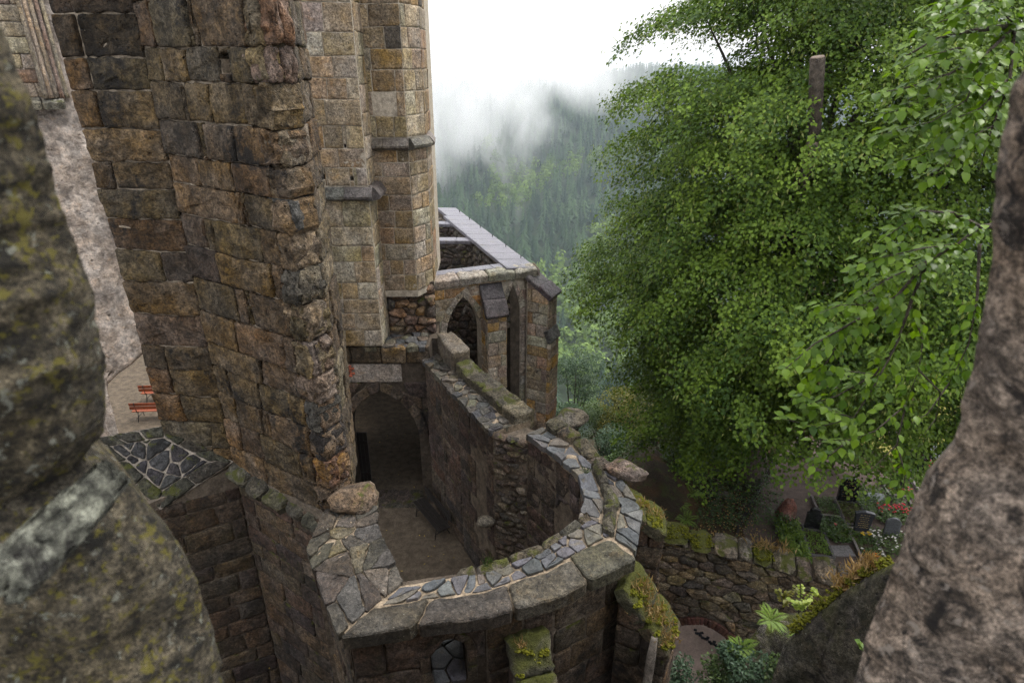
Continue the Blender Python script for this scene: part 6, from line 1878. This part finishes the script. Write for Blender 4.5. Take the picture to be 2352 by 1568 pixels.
# lime-green saplings sprouting from the rock
def sapling(u_, v_, d_, hgt, n, leaf, mat, label, seed, lean=(0, 0)):
    r = random.Random(seed); rs = np.random.RandomState(seed)
    b = Wy(u_, v_, d_); t = thing('sapling', b, label, 'plant', 'saplings on the rocks')
    parts, P, D, N_ = [], [], [], []
    for k in range(n):
        az = r.uniform(0, 6.28); l = hgt * r.uniform(.5, 1.0); tip = Vector((lean[0] + .6 * l * math.cos(az), lean[1] + .35 * l * math.sin(az), l))
        m = tip * .5 + Vector((0, 0, .15 * l))
        parts.append(tube('s', [(0, 0, -.05), m * .6, m, tip], [.006, .005, .004, .002], 5))
        for i in range(13):
            s = .25 + .75 * i / 12; q = (m * (2 * s) if s < .5 else m.lerp(tip, (s - .5) * 2)); a = az + (1.2 if i % 2 else -1.2)
            P.append(tuple(q)); D.append((math.cos(a), math.sin(a), -.15 + r.uniform(-.2, .2))); N_.append((r.uniform(-.3, .3), r.uniform(-.5, .0), 1))
    v, f = join_parts(parts); link('stem', mesh('stem', v, f), M_BARK, t)
    nn_ = len(P)
    link('leaves', leaf_cloud('leaves', P, D, N_, leaf * rs.uniform(.7, 1.2, nn_), .40, rs.uniform(.1, 1, nn_)), mat, t)
sapling(1835, 1405, 8.6, .62, 9, .085, L_LIME, 'lime-green sapling sprouting from the mossy rock', 31, (-.1, 0))
sapling(1800, 1395, 8.7, .50, 5, .085, L_YEL, 'yellowing twig leaning left from the mossy rock', 32, (-.15, 0))
sapling(1880, 1375, 8.3, .32, 3, .07, L_LIME, 'small upright green shoot above the rock cleft', 33)
sapling(1990, 1500, 5.4, .25, 3, .075, L_FERN, 'few green leaves in front of the grey crag', 34)
for i, (u_, v_, d_, rp, mat, lab) in enumerate(((1560, 1560, 8.9, 55, L_BLUE, 'grey-green herb thicket right of the weathered post'), (1640, 1555, 8.6, 55, L_DEC, 'dark green bush at the bottom edge before the paved yard'),
                                               (1730, 1555, 8.2, 52, L_BLUE, 'bluish maple seedlings on the lower rock'), (1810, 1550, 7.9, 50, L_DEC, 'leafy seedlings at the bottom below the cleft ferns'), (1690, 1500, 8.8, 38, L_BLUE, 'small maple seedling cluster on the mossy rock shoulder'),
                                               (1870, 1560, 7.7, 40, L_BLUE, 'dark leafy clump at the foot of the grey crag'))):
    c = Wy(u_, v_, d_); zd = d_ / ray(u_, v_)[1]; rr = rp * zd / FPX
    shrub('herb_clump', c, rr, rr * .8, 900, .075, mat, lab, 'plant', 160 + i, 9, base=c.z - rr * 1.6, trunk=True)

# ------------------------------------------------------------------ beech reaching in from the right
rb = random.Random(91)
bt0 = Vector((6.2, 4.9, -1.5))
be = thing('beech_tree', bt0, 'beech whose bright green leafy sprays hang in from the right', 'tree')
v, f = tube('t', [(0, 0, -.3), (.05, 0, 4), (.1, .05, 9), (.05, 0, 14), (0, 0, 19)], [.34, .30, .25, .2, .12], 12); link('trunk', mesh('trunk', v, f), M_BARK, be)
TW = [  # twigs as surveyed polylines (u, v, distance)
    [(2420, 500, 4.4), (2250, 522, 3.9), (2190, 490, 3.8), (2120, 485, 3.7), (2070, 478, 3.6)],
    [(2250, 522, 3.9), (2200, 560, 3.8), (2130, 600, 3.7), (2040, 640, 3.6), (1960, 690, 3.5)],
    [(2200, 560, 3.8), (2120, 570, 3.6), (2030, 590, 3.5), (1950, 620, 3.5)],
    [(2130, 600, 3.7), (2060, 680, 3.6), (1960, 740, 3.5), (1870, 790, 3.4), (1800, 850, 3.3)],
    [(2130, 600, 3.7), (2090, 700, 3.6), (2060, 790, 3.5), (2010, 860, 3.5), (1920, 910, 3.4), (1850, 930, 3.4)],
    [(2090, 700, 3.6), (2120, 780, 3.6), (2110, 850, 3.5), (2080, 930, 3.5)],
    [(2060, 790, 3.5), (2000, 900, 3.4), (1960, 960, 3.4), (1880, 980, 3.3), (1790, 960, 3.2)],
    [(2080, 930, 3.5), (2010, 990, 3.4), (1950, 1010, 3.4), (1870, 1010, 3.3)],
    [(2080, 930, 3.5), (2060, 1020, 3.4), (2020, 1060, 3.4), (2000, 1080, 3.3)],
    [(2060, 1020, 3.4), (2080, 1090, 3.4), (2070, 1150, 3.3)],
    [(2110, 850, 3.5), (2160, 900, 3.5), (2150, 960, 3.5), (2120, 1000, 3.4)],
    [(2250, 560, 3.9), (2245, 680, 3.8), (2225, 790, 3.7), (2180, 880, 3.6)],
    [(2180, 880, 3.6), (2130, 950, 3.5), (2080, 980, 3.4)],
    [(2010, 860, 3.5), (1930, 850, 3.4), (1870, 860, 3.4)],
    [(1960, 740, 3.5), (1900, 830, 3.4), (1840, 900, 3.4)],
    [(2420, 60, 4.4), (2330, 60, 4.1), (2240, 70, 4.0), (2150, 90, 3.9), (2080, 130, 3.8)],
    [(2330, 60, 4.1), (2260, 130, 3.9), (2180, 170, 3.8), (2090, 200, 3.7), (2010, 215, 3.6)],
    [(2260, 130, 3.9), (2220, 230, 3.8), (2140, 280, 3.7), (2060, 300, 3.6), (2000, 320, 3.6)],
    [(2220, 230, 3.8), (2190, 320, 3.7), (2110, 360, 3.6), (2040, 380, 3.6)],
    [(2330, 60, 4.1), (2290, 10, 4.0), (2220, -20, 3.9), (2130, 20, 3.8)],
    [(2330, 60, 4.1), (2320, 180, 3.9), (2280, 290, 3.8), (2250, 390, 3.7)],
    [(2320, 180, 3.9), (2270, 210, 3.8), (2220, 180, 3.7)],
    [(2420, -60, 4.3), (2300, -40, 4.0), (2200, -40, 3.9)],
    [(2120, 485, 3.7), (2070, 520, 3.6), (2010, 560, 3.5)],
    [(2290, 10, 4.0), (2230, 30, 3.8), (2160, 50, 3.7), (2110, 70, 3.7)],
    [(2260, 130, 3.9), (2200, 110, 3.7), (2130, 130, 3.6), (2070, 160, 3.6)],
    [(2180, 170, 3.8), (2140, 220, 3.7), (2080, 250, 3.6), (2030, 262, 3.5)],
    [(2280, 290, 3.8), (2220, 320, 3.7), (2170, 390, 3.6), (2120, 420, 3.6)],
    [(2300, -40, 4.0), (2250, 10, 3.7), (2190, 20, 3.6)],
    [(2320, 180, 3.9), (2250, 250, 3.7), (2200, 270, 3.6), (2150, 330, 3.6)],
    [(2040, 640, 3.6), (1990, 700, 3.5), (1930, 700, 3.5), (1880, 720, 3.4)],
    [(1960, 960, 3.4), (1900, 940, 3.3), (1830, 900, 3.3)],
    [(1950, 1010, 3.4), (1900, 1050, 3.3), (1850, 1050, 3.3)],
]
tw_parts, LP = [], []
for ti, tw in enumerate(TW):
    pts = [Wy(*p) for p in tw]
    pts = [Wy(p[0], p[1], p[2] * (1 + 0 * ti)) for p in tw]
    w0 = .022 if ti in (0, 15) else .012 if ti in (1, 3, 4, 11, 16, 20) else .006
    rad = [w0 * (1 - .8 * i / (len(pts) - 1)) for i in range(len(pts))]
    tw_parts.append(tube('tw', [p - bt0 for p in pts], rad, 6))
    s = 0.0
    for i in range(len(pts) - 1):
        a, b = pts[i], pts[i + 1]; L_ = (b - a).length; m = max(2, int(L_ / .0105)); d = (b - a).normalized()
        if ti in (0, 11, 15) and i == 0: continue
        for k in range(m):
            if ti in (8, 10, 12) or (ti in (4, 5, 6, 7, 9, 32) and rb.random() < .5): continue
            p = a.lerp(b, (k + rb.random()) / m)
            sg = 1 if (k % 2) else -1
            sd_ = d.cross(Vector((0, 0, 1))); sd_ = sd_.normalized() if sd_.length > .1 else Vector((1, 0, 0))
            dr_ = (d * rb.uniform(.3, 1.0) + sd_ * sg * rb.uniform(.3, 1.0) + Vector((0, 0, rb.uniform(-.75, .15)))).normalized()
            if rb.random() < .6:      # a short side shoot with its own leaf
                p = p + sd_ * sg * rb.uniform(.015, .085) + Vector((0, rb.uniform(-.05, .05), rb.uniform(-.05, .02)))
            LP.append((p, dr_, ti))
link('twigs', mesh('twigs', *join_parts(tw_parts)), M_BARK, be)
def leaf_mesh(k):
    r = random.Random(k); V, Fs = [], []; n = 6
    for i in range(n + 1):
        t = i / n; w = .36 * math.sin(math.pi * t ** .85) * (1 - .25 * t) + .005
        wav = .03 * math.sin(i * 2.4 + k)
        droop = -.16 * t * t + .02
        V += [(t, -w, .10 * w * 2 + wav + droop), (t, 0, droop), (t, w, .10 * w * 2 - wav + droop)]
    for i in range(n):
        o = i * 3; Fs += [(o, o + 3, o + 4, o + 1), (o + 1, o + 4, o + 5, o + 2)]
    me = mesh('leaf', V, Fs, True)
    a = me.attributes.new('tint', 'FLOAT', 'POINT'); a.data.foreach_set('value', [r.uniform(.0, .85)] * len(V))
    me.materials.append(L_BEECH); return me
leaf_ms = [leaf_mesh(k) for k in range(7)]
from mathutils import Matrix
def leaf_matrix(p, d, size):
    up = Vector((rb.uniform(-.5, .5), rb.uniform(-.6, .2), 1)).normalized()
    y = up.cross(d); y = y.normalized() if y.length > .05 else d.orthogonal().normalized(); z = d.cross(y)
    return Matrix(((d.x * size, y.x * size, z.x * size, p.x), (d.y * size, y.y * size, z.y * size, p.y), (d.z * size, y.z * size, z.z * size, p.z), (0, 0, 0, 1)))
rb.shuffle(LP)
rest_V, rest_F, rest_t = [], [], []
for i, (p, d, ti) in enumerate(LP):
    sz = rb.uniform(.046, .080)
    Mx = leaf_matrix(p - bt0, d, sz)
    me = leaf_ms[rb.randrange(7)]
    if i < 300:
        o = link('leaf', me, None, be); o.matrix_local = Mx
    else:
        off = len(rest_V); tv = rb.uniform(.0, .9)
        for vx in me.vertices: rest_V.append(Mx @ vx.co); rest_t.append(tv)
        rest_F += [tuple(v + off for v in pl_.vertices) for pl_ in me.polygons]
me = mesh('leaves', rest_V, rest_F, True)
a = me.attributes.new('tint', 'FLOAT', 'POINT'); a.data.foreach_set('value', rest_t)
o = link('leaves', me, L_BEECH, be); o['kind'] = 'stuff'

# ------------------------------------------------------------------ the wall opening we look out of
def jamb(name, parent, edge, sign, mat, seed, y0=1.06, amp=1.0, wide=1.3):
    """edge: surveyed (u, v) outline of the opening at distance y0; sign -1 left, +1 right"""
    E_ = [Wy(u_, v_, y0) for u_, v_ in edge]
    zs = [p.z for p in E_]; x_s = [p.x for p in E_]
    order = np.argsort(zs); zs = np.array(zs)[order]; x_s = np.array(x_s)[order]
    nj = 190; V, Fs = [], []
    sec = [(wide, .70), (wide * .8, .72), (wide * .62, .74), (wide * .48, .76), (wide * .36, .78), (wide * .28, .80), (wide * .22, .815), (wide * .17, .83), (wide * .13, .85), (wide * .1, .87), (wide * .075, .89), (wide * .05, .92), (wide * .03, .955), (wide * .012, .99), (0.003, 1.03), (0, 1.07), (.004, 1.11), (.02, 1.16), (.05, 1.25), (.10, 1.4), (.2, 1.6), (.32, 1.9)]
    m = len(sec)
    for j in range(nj + 1):
        z = zs[0] + (zs[-1] - zs[0]) * j / nj
        xe = float(np.interp(z, zs, x_s))
        for k, (dx, y) in enumerate(sec):
            x = xe * (y / 1.07 if y > 1.07 else 1) + sign * dx
            p = Vector((x, y, z))
            n1 = nz(p, 4.0, seed) * .028 + (.20 - abs(nz(p, 7.5, seed + 2))) * .05 + (.18 - abs(nz(p, 15, seed + 8))) * .022 + nz(p, 24, seed + 4) * .018 + nz(p, 55, seed + 6) * .010
            f = amp * (1 if k < m - 4 else .4)
            V.append(p + Vector((-sign * .75 * n1 * f, -.6 * n1 * f, .25 * n1 * f)) - parent.location)
    for j in range(nj):
        for k in range(m - 1):
            q = (j * m + k, j * m + k + 1, (j + 1) * m + k + 1, (j + 1) * m + k)
            Fs.append(q if sign < 0 else q[::-1])
    return link(name, mesh(name, V, Fs), mat, parent)
ww = thing('window_wall', (0, 1.0, -1.5), 'blurred weathered stone sides of the wall opening framing the view', 'wall')
jamb('jamb_stone', ww, [(-80, -260), (-25, 0), (38, 180), (86, 330), (132, 480), (198, 650), (238, 850), (238, 950), (222, 1010), (196, 1050), (150, 1075), (100, 1110)], -1, M_JAMBL, 2.2)
jamb('jamb_stone', ww, [(200, 1040), (262, 1068), (312, 1105), (352, 1160), (402, 1212), (446, 1290), (470, 1350), (500, 1450), (532, 1568), (570, 1700), (600, 1900)], -1, M_JAMBL, 6.1, 1.09)
jamb('jamb_stone', ww, [(2480, -260), (2420, 0), (2385, 110), (2335, 205), (2305, 340), (2285, 480), (2285, 620), (2252, 800), (2224, 900), (2200, 1040), (2120, 1115), (2090, 1200), (2082, 1260), (2055, 1320), (2018, 1400), (1990, 1500), (1968, 1568), (1925, 1720), (1880, 1900)], 1, M_JAMB, 4.4)
wa, wb, wc, wd2 = Wy(30, 1225, .80), Wy(215, 1075, .96), Wy(280, 1135, .96), Wy(110, 1320, .80)
V, Fs = [], []; na, nb2 = 26, 14
for side_, yo in ((0, -.055), (1, .035)):
    for i in range(na + 1):
        for j in range(nb2 + 1):
            p = wa.lerp(wb, i / na).lerp(wd2.lerp(wc, i / na), j / nb2)
            e = min(1, j / 2, (nb2 - j) / 2, (na - i) / 2)
            st_ = nz((j * .55, i * .05, 3), 1.6) * .016 + nz((j * 1.5, i * .10, 9), 1.6) * .012
            p = p + Vector((.010 * nz((j * .4, i * .3, 2), 1.1), 0, .010 * nz((j * .4, i * .3, 5), 1.1)))
            V.append(p + Vector((0, yo - (.0 if side_ else 1) * (st_ + .022 * e), 0)) - ww.location)
m = (na + 1) * (nb2 + 1)
for i in range(na):
    for j in range(nb2):
        q = (i * (nb2 + 1) + j, (i + 1) * (nb2 + 1) + j, (i + 1) * (nb2 + 1) + j + 1, i * (nb2 + 1) + j + 1)
        Fs.append(q); Fs.append(tuple(x + m for x in q[::-1]))
bd_ = [i * (nb2 + 1) for i in range(na + 1)] + [na * (nb2 + 1) + j for j in range(1, nb2 + 1)] + [i * (nb2 + 1) + nb2 for i in range(na - 1, -1, -1)] + [j for j in range(nb2 - 1, 0, -1)]
for k in range(len(bd_)):
    a_, b_ = bd_[k], bd_[(k + 1) % len(bd_)]; Fs.append((a_, a_ + m, b_ + m, b_))
link('slate_wedge', mesh('slate_wedge', V, Fs), stone_mat('grey_wedge_slate', base=(.20, .205, .16), crust=.45, crust_scale=7, lichen=.4, grain=.02, pits=.1, mottle=.8, fs=3.5), ww)
prism('unseen_wall_mass', [(-9, .75), (-2.2, .75), (-2.4, 2.0), (-9, 2.0)], -1.5, 17.0, M_MORTARD, ww)  # unseen wall round the opening, added to block light from behind
prism('unseen_wall_mass', [(2.5, .75), (6, .75), (6, 2.0), (2.9, 2.0)], -1.5, 15.5, M_MORTARD, ww)
prism('unseen_wall_mass', [(-2.19, .75), (2.49, .75), (2.89, 2.0), (-2.39, 2.0)], -1.5, 10.9, M_MORTARD, ww)
